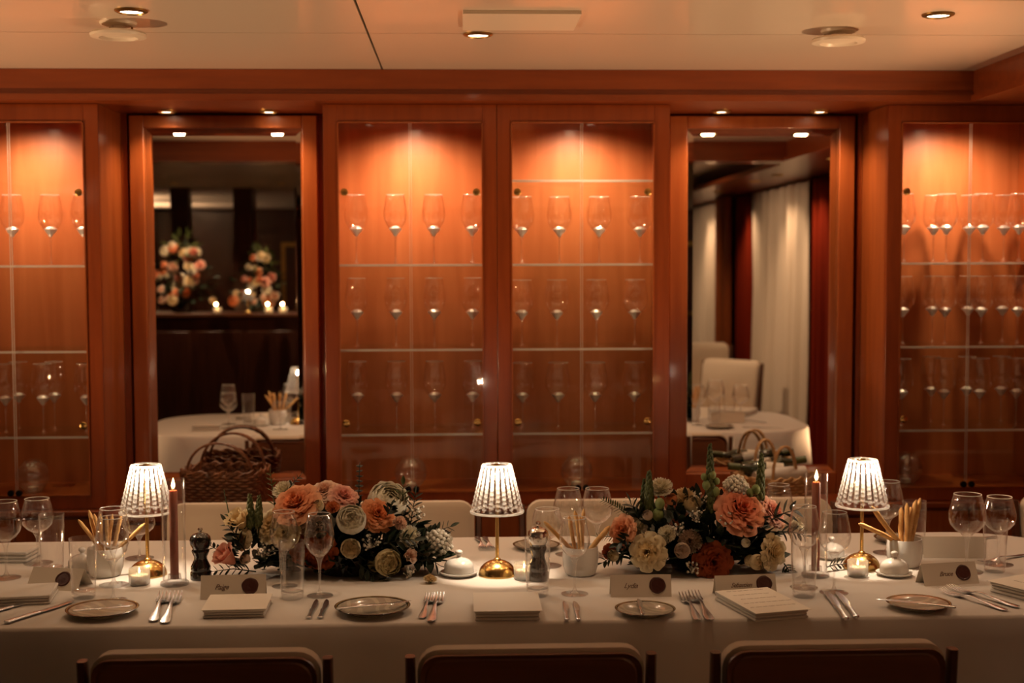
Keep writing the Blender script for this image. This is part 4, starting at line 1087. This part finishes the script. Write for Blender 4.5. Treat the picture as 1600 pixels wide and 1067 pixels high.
def bloom_mesh(kind, seed):
    if (kind, seed) in FM: return FM[(kind, seed)]
    rg = random.Random(seed * 13 + len(kind)); m = MB(); off = rg.uniform(0, 6)
    for li, (t, n, A) in enumerate(FL[kind]):
        for k in range(n):
            th = off + li * 2.4 + 2 * PI * k / n + rg.uniform(-.12, .12)
            m.grid(petal_fn(th, min(1, t * rg.uniform(.93, 1.07)), A, rg, 'rose' if kind == 'bud' else kind), 7 if kind != 'carnation' else 9, 6)
    if kind == 'ball': m.ball((0, 0, .20), .15, 8, 6)
    if kind == 'bud': m.bm.transform(Matrix.Diagonal((1.9, 1.9, 1.6, 1)))
    o = m.build('bloom', P_PEACH, angle=75); me = o.data; bpy.data.objects.remove(o); FM[(kind, seed)] = me
    return me
MESHM = {}
def bloom(parent, kind, mat, pos, r, nrm, name, seed, label=None):
    me0 = bloom_mesh(kind, seed % 3); key = (me0.name, mat.name)
    if key not in MESHM:
        me = me0.copy(); me.materials.clear(); me.materials.append(mat); MESHM[key] = me
    o = bpy.data.objects.new(name, MESHM[key]); C.objects.link(o)
    o.parent = parent; o.location = pos; o.scale = (r, r, r)
    q = Vector(nrm).normalized().to_track_quat('Z', 'Y').to_matrix().to_4x4() @ Matrix.Rotation(seed * 1.7, 4, 'Z')
    o.rotation_euler = q.to_euler()
    if label: o['label'] = label
    return o
def leaf(m, base, d, L, Wd, rg, curl=.25, roll=None):
    d = Vector(d).normalized(); sd = d.cross(Vector((0, 0, 1)));
    if sd.length < .1: sd = Vector((1, 0, 0))
    sd.normalize(); up = sd.cross(d)
    a = rg.uniform(-.8, .8) if roll is None else roll; sd2 = sd * math.cos(a) + up * math.sin(a); up2 = sd2.cross(d)
    n = 6; rows_ = []
    for i in range(n + 1):
        u = i / n; w_ = Wd * math.sin(PI * min(1, u * .93 + .04)) ** .85 * (1 - .25 * u); c_ = Vector(base) + d * L * u - up2 * curl * L * u * u * -1 * .6
        c_ = c_ + Vector((0, 0, -curl * L * u * u * .5))
        rows_.append([m.bm.verts.new(c_ - sd2 * w_ + up2 * w_ * .35), m.bm.verts.new(c_), m.bm.verts.new(c_ + sd2 * w_ + up2 * w_ * .35)])
    for A, B in zip(rows_, rows_[1:]):
        m._f([A[0], A[1], B[1], B[0]]); m._f([A[1], A[2], B[2], B[1]])
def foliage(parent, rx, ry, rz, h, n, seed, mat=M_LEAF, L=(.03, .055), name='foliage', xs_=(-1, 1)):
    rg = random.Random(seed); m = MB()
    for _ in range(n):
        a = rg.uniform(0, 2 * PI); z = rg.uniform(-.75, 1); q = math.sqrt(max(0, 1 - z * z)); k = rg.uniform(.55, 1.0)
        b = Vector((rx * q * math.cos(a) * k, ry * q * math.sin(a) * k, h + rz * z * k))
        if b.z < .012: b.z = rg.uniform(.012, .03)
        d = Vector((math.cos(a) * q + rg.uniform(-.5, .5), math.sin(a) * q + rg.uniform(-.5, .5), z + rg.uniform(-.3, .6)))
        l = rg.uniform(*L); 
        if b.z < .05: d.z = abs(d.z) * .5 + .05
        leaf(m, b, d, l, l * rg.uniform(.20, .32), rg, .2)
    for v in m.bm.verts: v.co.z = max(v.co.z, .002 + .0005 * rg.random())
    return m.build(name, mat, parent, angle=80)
def spike(parent, p0, p1, r, mat, name='snapdragon_stem', n=46, seed=1):
    n = int(n * 1.4)
    rg = random.Random(seed); p0, p1 = Vector(p0), Vector(p1); d = p1 - p0; L = d.length
    m = MB(); m.tube([p0 - d * .3, p0 + d * .5, p1], [.0022, .0018, .0008], 6)
    q = d.to_track_quat('Z', 'Y')
    for k in range(n):
        u = (k + .5) / n; a = k * 2.4; rr_ = r * 1.2 * (1 - .62 * u ** 2.2); c_ = p0 + d * u + q @ Vector((math.cos(a) * rr_ * .55, math.sin(a) * rr_ * .55, 0))
        m.ball(c_, rr_ * .46, 7, 5, sz=1.7)
    return m.build(name, mat, parent, angle=80)
def sprig(parent, p0, p1, mat, n=9, L=.03, name='leaf_sprig', seed=1, wd=.26, spread=.9):
    rg = random.Random(seed); p0, p1 = Vector(p0), Vector(p1); d = p1 - p0; sd = d.cross(Vector((0, 1, .1))).normalized()
    m = MB(); mid = (p0 + p1) / 2 + Vector((0, 0, d.length * .06)); m.tube([p0, mid, p1], [.0018, .0014, .0007], 5)
    for k in range(n):
        u = .15 + .85 * k / n; c_ = p0.lerp(mid, u * 2) if u < .5 else mid.lerp(p1, u * 2 - 1)
        for s_ in (-1, 1):
            leaf(m, c_, d.normalized() * .7 + sd * s_ * spread + Vector((0, rg.uniform(-.4, .1), 0)), L * (1.1 - .5 * u), L * wd * (1.1 - .4 * u), rg, .12, roll=rg.uniform(-.5, .5))
    leaf(m, p1 - d * .04, d, L * .8, L * .2, rg, .1)
    for v in m.bm.verts: v.co.z = max(v.co.z, .002)
    return m.build(name, mat, parent, angle=80)
def euca(parent, p0, p1, r, seed=1):
    p0, p1 = Vector(p0), Vector(p1); d = p1 - p0; m = MB(); m.tube([p0, p1], [.0016, .001], 5); q = d.to_track_quat('Z', 'Y').to_matrix()
    n = 9
    for k in range(n):
        u = .1 + .9 * k / n
        Mx = Matrix.Translation(p0 + d * u) @ q.to_4x4() @ Matrix.Rotation(k * 1.3, 4, 'Z') @ Matrix.Rotation(.12, 4, 'X')
        m.lathe([(0, 0), (r * (1 - .3 * u) * .6, .001), (r * (1 - .3 * u), .004), (r * (1 - .3 * u) * .6, .002), (0, .001)], 12, M=Mx, fn=lambda a, i: .75 + .25 * abs(math.cos(a)))
    return m.build('eucalyptus_stem', M_EUCA, parent, angle=70)
def breath(parent, c_, R_, n, seed, r=.0032, mat=M_BREATH, name='babys_breath'):
    rg = random.Random(seed); m = MB(); c_ = Vector(c_)
    for _ in range(n):
        d = Vector((rg.gauss(0, 1), rg.gauss(0, 1), rg.gauss(0, 1))).normalized() * R_ * rg.uniform(.4, 1); rr_ = r * rg.uniform(.6, 1.15)
        m.ball(c_ + d, rr_, 7, 5)
        m.tube([c_ - Vector((0, -.01, .02)), c_ + d], .0004, 3, cap=False)
    return m.build(name, mat, parent, angle=80)
def cluster(parent, c_, R_, mat, name, seed, n=70):
    rg = random.Random(seed); m = MB(); c_ = Vector(c_)
    m.ball(c_, R_ * .72, 10, 8)
    for k in range(n):
        z = 1 - 2 * (k + .5) / n; q = math.sqrt(1 - z * z); a = k * 2.4; d = Vector((q * math.cos(a), q * math.sin(a), z))
        m.ball(c_ + d * R_ * rg.uniform(.78, .95), R_ * .17, 6, 4)
    return m.build(name, mat, parent, angle=80)
class Arr:
    def __init__(s, px, py, label, rx, ry, rz, h, seed, nleaf=240):
        s.c = T(px, py); s.t = thing('flower_arrangement', label, 'flower arrangement', s.c, 0, 'table flower arrangements'); s.k = seed * 10
        MB().lathe([(0, 0), (.06, 0), (.075, .004), (.095, .05), (.10, .062), (.094, .062), (.088, .05), (.07, .01), (0, .008)], 32).build('bowl', M_BLACK, s.t)
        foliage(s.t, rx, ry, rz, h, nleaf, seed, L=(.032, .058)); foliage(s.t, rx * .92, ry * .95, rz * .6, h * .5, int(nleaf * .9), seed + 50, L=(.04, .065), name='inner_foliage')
    def P(s, px, py, dy): return W(px, py, s.c.y + dy) - s.c
    def b(s, px, py, rpx, dy, kind, mat, name, up=.25, label=None, side=0):
        s.k += 1; p = s.P(px, py, dy); r = rpx * (s.c.y + dy) / F; p.z = max(p.z, r * .93)
        o = p - Vector((0, 0, .05)); n = o.normalized() * .55 + Vector((side, -.75, up))
        # stem down to the bowl
        bl = bloom(s.t, kind, mat, p, r * 1.12, n, name, s.k, label)
        return bl
A = Arr(545, 893, 'low lush arrangement of peach, white and cream flowers beside the pepper mill', .20, .085, .095, .075, 11, 330)
b = A.b
b(462, 785, 33, -.06, 'rose', P_PEACH, 'rose', .7, 'large open peach rose at the top')
b(443, 765, 18, .02, 'carnation', P_WHITE, 'carnation', .8)
b(507, 766, 22, .0, 'rose', P_BLUSH, 'rose', .8)
b(537, 774, 21, -.03, 'rose', P_PINK, 'rose', .6, side=.5)
b(549, 812, 22, -.10, 'ball', P_WHITE, 'ranunculus', .2, 'round ivory ranunculus')
b(606, 785, 31, .0, 'ball', P_WHITE, 'peony', .5, 'large white peony')
b(590, 803, 25, -.07, 'rose', P_ORANGE, 'rose', .4, 'orange-peach rose')
b(625, 817, 11, -.08, 'carnation', P_BLUSH, 'carnation', .3)
b(548, 857, 15, -.105, 'ball', P_CREAM, 'ranunculus', .1)
b(606, 879, 20, -.10, 'ball', P_IVORY, 'rose', 0, 'cup-shaped yellow-cream rose')
b(588, 880, 13, -.07, 'ball', P_IVORY, 'rose', 0)
b(637, 868, 16, -.08, 'bud', P_BLUSH, 'rose_bud', .2, side=.4)
b(640, 838, 17, -.06, 'carnation', P_WHITE, 'carnation', .3)
b(357, 872, 27, -.08, 'bud', P_PINK, 'rose_bud', 1.1, 'pink rose bud beside the pepper mill', side=-.4)
b(376, 817, 26, -.05, 'bud', P_CREAM, 'calla_lily', 1.0)
b(378, 842, 15, -.06, 'rose', P_CREAM, 'rose', .2)
b(424, 820, 24, -.06, 'rose', P_CREAM, 'rose', .3, 'cream rose')
b(446, 833, 22, -.085, 'rose', P_IVORY, 'rose', .2)
b(487, 822, 18, -.07, 'carnation', P_MAUVE, 'carnation', .3)
b(500, 862, 25, -.085, 'rose', P_TERRA, 'rose', .1, 'brown-orange rose seen through the glass')
b(472, 860, 20, -.08, 'rose', P_TERRA, 'rose', .1)
b(383, 873, 8, -.08, 'ball', P_BLUSH, 'rose_bud', .2)
b(520, 792, 11, -.06, 'carnation', P_ORANGE, 'carnation', .3)
b(497, 790, 9, -.07, 'ball', P_CREAM, 'ranunculus', .3)
cluster(A.t, A.P(684, 848, -.02), 24 * A.c.y / F, M_BREATH, 'hydrangea', 4, 110)
b(660, 862, 15, -.03, 'carnation', P_WHITE, 'carnation', .2)
breath(A.t, A.P(580, 845, -.10), .028, 26, 3); breath(A.t, A.P(412, 860, -.09), .028, 24, 4); breath(A.t, A.P(652, 800, -.03), .024, 22, 5); breath(A.t, A.P(640, 893, -.09), .02, 18, 6); breath(A.t, A.P(478, 800, -.07), .022, 20, 7)
spike(A.t, A.P(392, 822, -.05), A.P(390, 772, -.05), .0105, M_LEAFM, seed=2, n=30); spike(A.t, A.P(404, 822, -.055), A.P(405, 774, -.055), .010, M_LEAFM, seed=3, n=30)
euca(A.t, A.P(560, 800, .02), A.P(562, 722, .02), .0135)
sprig(A.t, A.P(628, 820, -.02), A.P(630, 755, -.01), M_LEAFM, 5, .032, seed=4); sprig(A.t, A.P(640, 830, -.02), A.P(650, 770, -.02), M_LEAF, 6, .035, seed=5)
sprig(A.t, A.P(655, 845, -.02), A.P(706, 822, -.02), M_LEAF, 6, .032, seed=6); sprig(A.t, A.P(640, 860, -.06), A.P(690, 885, -.05), M_LEAF, 4, .045, seed=7, wd=.36)
sprig(A.t, A.P(430, 800, .02), A.P(422, 735, .03), M_LEAFM, 6, .022, seed=8); sprig(A.t, A.P(440, 780, .02), A.P(470, 742, .03), M_EUCA, 5, .02, seed=9)
sprig(A.t, A.P(385, 865, -.08), A.P(352, 815, -.06), M_LEAF, 5, .035, seed=10, wd=.34); sprig(A.t, A.P(375, 890, -.07), A.P(322, 848, -.03), M_LEAF, 7, .022, seed=11)
sprig(A.t, A.P(400, 893, -.08), A.P(330, 893, -.06), M_LEAF, 6, .028, seed=12); sprig(A.t, A.P(600, 850, -.11), A.P(650, 843, -.1), M_LEAF, 4, .04, seed=13, wd=.35)
sprig(A.t, A.P(360, 815, -.05), A.P(350, 768, -.04), M_STEMG, 2, .014, seed=14)
sprig(A.t, A.P(605, 805, -.09), A.P(612, 790, -.095), M_LEAF, 3, .026, seed=15, wd=.4); sprig(A.t, A.P(560, 880, -.1), A.P(600, 915, -.11), M_LEAF, 4, .03, seed=16)
fo = foliage(A.t, .055, .045, .06, .055, 90, 33, L=(.028, .048), name='side_foliage'); fo.location = (A.P(396, 870, -.03).x, -.03, 0)
fo = foliage(A.t, .05, .04, .05, .045, 70, 34, L=(.028, .048), name='side_foliage'); fo.location = (A.P(668, 865, -.02).x, -.02, 0)
foliage(A.t, .20, .03, .05, .05, 90, 31, M_LEAF, (.02, .035), 'trailing_leaves')

B_ = Arr(1095, 888, 'low lush arrangement of coral, cream and terracotta flowers with tall green spikes', .205, .085, .10, .085, 23, 340)
b = B_.b
b(1158, 796, 36, -.07, 'rose', P_CORAL, 'rose', .45, 'largest coral rose')
b(1208, 800, 24, -.02, 'rose', P_PINK, 'rose', .6, 'pink rose', side=.4)
b(1012, 862, 27, -.10, 'rose', P_CREAM, 'rose', .15, 'large cream rose')
b(1115, 880, 27, -.10, 'rose', P_TERRA, 'rose', .2, 'terracotta rose')
b(1210, 862, 25, -.085, 'rose', P_CREAM, 'rose', .1, 'yellow-cream rose', side=.3)
b(972, 827, 22, -.06, 'rose', P_PEACH, 'rose', .2, 'peach rose', side=-.4)
b(996, 824, 16, -.05, 'carnation', P_WHITE, 'carnation', .3)
b(1032, 762, 19, -.03, 'carnation', P_WHITE, 'carnation', .6, 'white carnation beside the green spike')
b(1070, 777, 19, -.02, 'carnation', P_CREAM, 'carnation', .6)
b(1082, 787, 13, -.04, 'ball', P_CREAM, 'ranunculus', .4)
b(1042, 834, 14, -.09, 'carnation', P_WHITE, 'carnation', .3)
b(1078, 846, 19, -.09, 'carnation', P_MAUVE, 'carnation', .3)
b(1066, 860, 12, -.105, 'ball', P_MAUVE, 'ranunculus', .1)
b(1165, 848, 7, -.10, 'ball', P_WHITE, 'rose_bud', .2)
b(1172, 876, 9, -.09, 'ball', P_CREAM, 'rose_bud', .1); b(1183, 878, 12, -.10, 'ball', P_CREAM, 'rose_bud', .1)
b(1049, 780, 9, -.04, 'ball', P_ORANGE, 'rose_bud', .5)
b(1128, 772, 14, -.03, 'rose', P_ORANGE, 'rose', .6)
b(952, 862, 11, -.05, 'rose', P_TERRA, 'rose', .1); b(958, 868, 9, -.06, 'ball', P_CREAM, 'rose_bud', .1)
b(974, 855, 7, -.08, 'bud', P_PINK, 'rose_bud', .2); b(1012, 805, 8, -.06, 'ball', P_MAUVE, 'rose_bud', .4)
b(1240, 820, 16, -.02, 'bud', P_WHITE, 'calla_lily', .4, side=.6)
cluster(B_.t, B_.P(1150, 763, -.02), 21 * B_.c.y / F, M_BREATH, 'hydrangea', 5, 100)
for q in ((1060, 826, -.09, 16), (1090, 805, -.07, 18), (1135, 812, -.09, 24), (1082, 884, -.105, 22), (1095, 780, -.05, 16)): breath(B_.t, B_.P(*q[:3]), .022, q[3], q[0])
breath(B_.t, B_.P(980, 790, -.02), .03, 22, 77, .0022)
spike(B_.t, B_.P(1111, 800, -.05), B_.P(1109, 694, -.05), .0125, M_LEAFM, seed=5, n=54); spike(B_.t, B_.P(1187, 780, -.02), B_.P(1190, 709, -.02), .0115, M_LEAFM, seed=6, n=40)
spike(B_.t, B_.P(1014, 815, -.04), B_.P(1014, 736, -.04), .013, M_LEAFM, seed=7, n=50); spike(B_.t, B_.P(1004, 800, -.03), B_.P(1006, 748, -.03), .008, M_LEAFM, seed=8, n=30)
for k, q in enumerate(((1113, 742, 6), (1104, 758, 7), (1118, 768, 7), (1100, 745, 5), (1120, 752, 5), (1031, 787, 8), (1028, 804, 9), (1181, 765, 7), (1172, 770, 6))):
    m = MB().ball(B_.P(q[0], q[1], -.055), q[2] * B_.c.y / F, 9, 7, 1.2).build('snapdragon_bud', M_LEAFL, B_.t)
sprig(B_.t, B_.P(1205, 812, -.06), B_.P(1250, 795, -.06), M_LEAF, 3, .045, seed=21, wd=.40); sprig(B_.t, B_.P(1215, 830, -.05), B_.P(1262, 838, -.03), M_LEAF, 5, .03, seed=22)
sprig(B_.t, B_.P(990, 812, -.02), B_.P(940, 770 + 10, .0), M_LEAFM, 12, .02, 'fern_frond', 23, .16, 1.2); sprig(B_.t, B_.P(985, 845, -.04), B_.P(930, 838, -.02), M_LEAFM, 12, .02, 'fern_frond', 24, .16, 1.2)
sprig(B_.t, B_.P(1000, 815, -.05), B_.P(985, 785, -.04), M_LEAF, 3, .04, seed=25, wd=.35); sprig(B_.t, B_.P(980, 862, -.07), B_.P(940, 880, -.05), M_LEAF, 5, .03, seed=26)
sprig(B_.t, B_.P(1060, 800, -.04), B_.P(1055, 790, -.05), M_LEAF, 3, .03, seed=27); sprig(B_.t, B_.P(1225, 880, -.06), B_.P(1240, 905, -.06), M_LEAF, 5, .022, seed=28)
sprig(B_.t, B_.P(985, 842, -.07), B_.P(965, 850, -.085), M_LEAF, 3, .035, seed=29, wd=.4); p = T(1292, 893); t = thing('loose_sprig', 'loose green leaf sprig lying on the cloth at the foot of the wine glass', 'leaf sprig', p, 0)
sprig(t, (0, 0, .012), (.05, .02, .014), M_LEAF, 4, .028, seed=30, wd=.3)
foliage(B_.t, .21, .03, .05, .05, 90, 37, M_LEAF, (.02, .035), 'trailing_leaves')
# fallen bloom on the cloth
p = T(672, 911); t = thing('fallen_carnation', 'small cream carnation head fallen on the tablecloth by the butter dish', 'flower', p, 0)
bloom(t, 'carnation', P_CREAM, (0, 0, .010), .0185, (.1, -.2, 1), 'petals', 4)
MB().lathe([(0, 0), (.004, .001), (.006, .006), (.004, .010), (0, .010)], 10).build('calyx', M_LEAFM, t)

# =================================================================== REAR OF THE ROOM (seen in the mirrors)
def MW(px, py, y):
    q = W(px, py, 2 * MIR - y); return Vector((q.x, y, q.z))
YC = -1.3
xa, xb = XL, MW(484, 495, YC).x
zcount = 1.13
t = thing('service_counter', 'dark panelled wooden counter across the room reflected in the mirror', 'counter', ((xa + xb) / 2, YC, 0)); hl = (xb - xa) / 2
MB().box(-hl + .02, hl, -.48, .0, 0, zcount - .03).build('body', M_DARKW, t); MB().box(-hl + .02, hl + .03, -.52, .03, zcount - .03, zcount).build('top_board', M_CHAIRW, t, bevel=.004)
for k in range(5):
    x = -hl + .12 + k * (2 * hl - .2) / 5; MB().box(x, x + (2 * hl - .2) / 5 - .06, 0, .012, .15, zcount - .15).build('panel', M_DARKW, t, bevel=.004)
for px0, px1, yy, lab in ((246, 276, -1.12, 'square dark wooden post on the counter, behind the tall flowers'), (349, 379, -1.12, 'square dark wooden post on the counter between the two flower arrangements'), (450, 479, -1.12, 'square dark wooden post at the counter end beside the candles')):
    a, b2 = MW(px0, 400, yy).x, MW(px1, 400, yy).x
    o = MB().box(-(b2 - a) / 2, (b2 - a) / 2, -.08, .08, 0, CEIL - zcount - .001).build('wooden_post', M_DARKW, None, bevel=.004); o.location = ((a + b2) / 2, YC - .42, zcount + .0005)
    tag(o, lab, 'post', 'posts on the counter')
for px0, px1, yy, lab in ((276, 284, -2.2, 'slim lit orange door jamb beyond the first post'), (386, 402, -2.2, 'slim lit orange door jamb beyond the middle post')):
    a, b2 = MW(px0, 400, yy).x, MW(px1, 400, yy).x
    o = MB().box(0, b2 - a, 0, .12, 0, CEIL - .001).build('door_jamb', M_WOODF, None); o.location = (a, yy, 0); tag(o, lab, 'door frame', 'door jambs')
pf = MW(425, 420, -3.2); t = thing('framed_picture', 'dark framed picture on the far wall reflected beyond the counter', 'picture', (pf.x, YB + .01, 1.3))
MB().box(-.3, .3, 0, .02, -.4, .5).build('picture_frame', M_BRASSD, t); MB().box(-.25, .25, .02, .024, -.35, .45).build('picture', M_DARKW, t)
class ArrB:
    pass
def far_flowers(px, n, wx, hz, label, seed):
    q = MW(px, 495, YC - .12); rg = random.Random(seed)
    t = thing('flower_arrangement', label, 'flower arrangement', (q.x, YC - .17, zcount), 0, 'flower arrangements on the counter')
    MB().lathe([(0, 0), (.06, 0), (.07, .004), (.08, .10), (.075, .10), (0, .01)], 20).build('bowl', M_BLACK, t)
    foliage(t, wx, .10, hz * .5, hz * .5, 130, seed, M_LEAF, (.05, .09))
    foliage(t, wx * .5, .08, hz * .25, hz * .95, 40, seed + 1, M_LEAFM, (.06, .10), 'upper_leaves')
    pal = [P_WHITE, P_CREAM, P_PEACH, P_PINK, P_BLUSH, P_WHITE, P_ORANGE, P_CREAM]; kd = ['rose', 'ball', 'carnation']
    for k in range(n):
        a = rg.uniform(0, PI); z = rg.uniform(.12, .98); q_ = (1 - max(0, z - .35) * 1.1)
        x = math.cos(a) * wx * q_ * rg.uniform(.3, 1.05)
        bloom(t, kd[k % 3], pal[k % 8], (x, .10 * rg.uniform(.5, 1.1), .03 + hz * z), rg.uniform(.028, .05), (x, .8, .2), ['rose', 'ranunculus', 'carnation'][k % 3], seed * 3 + k)
far_flowers(285, 44, .29, .56, 'tall mixed arrangement of white, peach and pink flowers on the counter, seen in the mirror', 3)
far_flowers(406, 30, .22, .46, 'smaller mixed arrangement between posts on the counter, seen in the mirror', 8)
p = MW(434, 482, YC - .1)
cnt = dup(lamp, 'crystal table lamp standing on the counter beside the posts, seen in the mirror', (MW(388, 480, YC).x, YC + .0, zcount - .001), 0); cnt.scale = (.7,) * 3
light('counter_lamp_bulb', 'POINT', (cnt.location.x, cnt.location.y, zcount + .18), .5, LAMPC, .012)
for k, (px, yy, lab) in enumerate(((340, -1.22, 'tealight on the counter beside the middle post'), (420, -1.2, 'tealight on the counter below the smaller flowers'), (443, -1.2, 'tealight on the counter end beside the last post'))):
    q = MW(px, 480, yy); dup(tea, lab, (q.x, yy, zcount), 0, 'tealights on the counter', 1.3)
    light('counter_candle', 'POINT', (q.x, yy + .06, zcount + .08), .5, (1, .52, .2), .01)
# curtains along the side
def curtain(y0, y1, label, mat, folds, amp=.05, zt=None, seed=1, x=2.27):
    rg = random.Random(seed); ph = rg.uniform(0, 6); L = y1 - y0; n = max(30, folds * 12)
    def fnn(side):
        def f(u, v):
            z = .02 + (SOF - .03) * v; a = amp * (.55 + .45 * (1 - v)); pinch = 1
            yy = y0 + L * u + .02 * math.sin(v * 3 + ph)
            return Vector((x + side + a * math.sin(u * folds * 2 * PI + ph + .3 * math.sin(v * 4)) + .3 * a * math.sin(u * folds * 4.7 * PI + 1), yy, z))
        return f
    m = MB(); m.grid(fnn(0), n, 10)
    o = m.build('curtain', mat, None, angle=80); s_ = o.modifiers.new('thick', 'SOLIDIFY'); s_.thickness = .004; s_.offset = 0
    tag(o, label, 'curtain', 'floor-length curtains')
curtain(1.42, 2.25, 'red velvet curtain closest to the mirror wall', M_CURTR, 5, .045, seed=1)
curtain(-.35, 1.38, 'wide beige curtain gathered beside the red velvet one', M_CURT, 7, .06, seed=2)
curtain(-.95, -.40, 'narrow red velvet curtain between the beige curtains', M_CURTR, 4, .045, seed=3)
curtain(-3.0, -1.5, 'far beige curtain past the wooden strip', M_CURT, 7, .06, seed=4)
curtain(-4.0, -3.05, 'farthest red velvet curtain in the mirror', M_CURTR, 5, .045, seed=5)
o = MB().box(-.03, .03, -.2, .2, 0, SOF - .002).build('wood_column', M_WOOD, None, bevel=.004); o.location = (2.2, -1.2, 0); tag(o, 'lit cherry wood column standing between the curtains', 'column')
# unseen wall lights added to brighten the rear ceiling
def uplighter(loc, rz, label, power):
    t = thing('fill_wall_uplighter', label, 'fill light', loc, rz, 'added wall fill lights')
    MB().box(-.04, .04, -.012, 0, -.07, .05).build('wall_plate', M_BRASSD, t, bevel=.002)
    MB().lathe([(0, -.05), (.02, -.048), (.055, .03), (.052, .032), (.018, -.04), (0, -.042)], 28, c=(0, -.075, 0)).build('bowl', M_BRASSD, t)
    MB().lathe([(0, .012), (.035, .012)], 20, c=(0, -.075, 0)).build('lens', M_DOWN, t)
    d = Matrix.Rotation(rz, 3, 'Z') @ Vector((0, -.075, .035)); q = Vector(loc) + d
    light('fill_wall_lamp', 'SPOT', q, power, WARM, .04, q + (Matrix.Rotation(rz, 3, 'Z') @ Vector((0, -.45, 1))), 150, 1)
UP = 150
uplighter((XL, -4.8, 1.75), R(90), 'added brass fill light on the side wall near the rear corner', UP)
uplighter((XL, -3.2, 1.75), R(90), 'added brass fill light on the side wall behind the counter', UP)
def fill_floor_uplight(x, y, label, power, tgt, angle=62):  # unseen lamps added to brighten the ceiling and cabinet fronts
    t = thing('fill_floor_uplighter', label, 'fill lamp', (x, y, 0), 0, 'added floor fill lamps')
    MB().lathe([(0, 0), (.11, 0), (.11, .012), (.02, .02), (.014, .025), (.014, .30), (0, .30)], 28).build('stand', M_BRASSD, t, angle=40)
    MB().lathe([(0, .30), (.03, .30), (.07, .40), (.075, .47), (.072, .47), (.066, .40), (.02, .31), (0, .31)], 28).build('reflector', M_BRASSD, t, angle=50)
    MB().lathe([(0, .44), (.062, .44)], 24).build('lens', M_DOWN, t)
    light('fill_floor_lamp', 'SPOT', (x, y, .475), power, (1, .60, .31), .05, tgt, angle, .7)
fill_floor_uplight(-3.3, 3.5, 'added brass floor fill lamp past the outer cabinet by the dark mirror', 270, (-.2, 4.05, 2.19))
fill_floor_uplight(2.3, 3.35, 'added brass floor fill lamp past the outer cabinet by the curtain mirror', 145, (.4, 4.05, 2.19), 70)
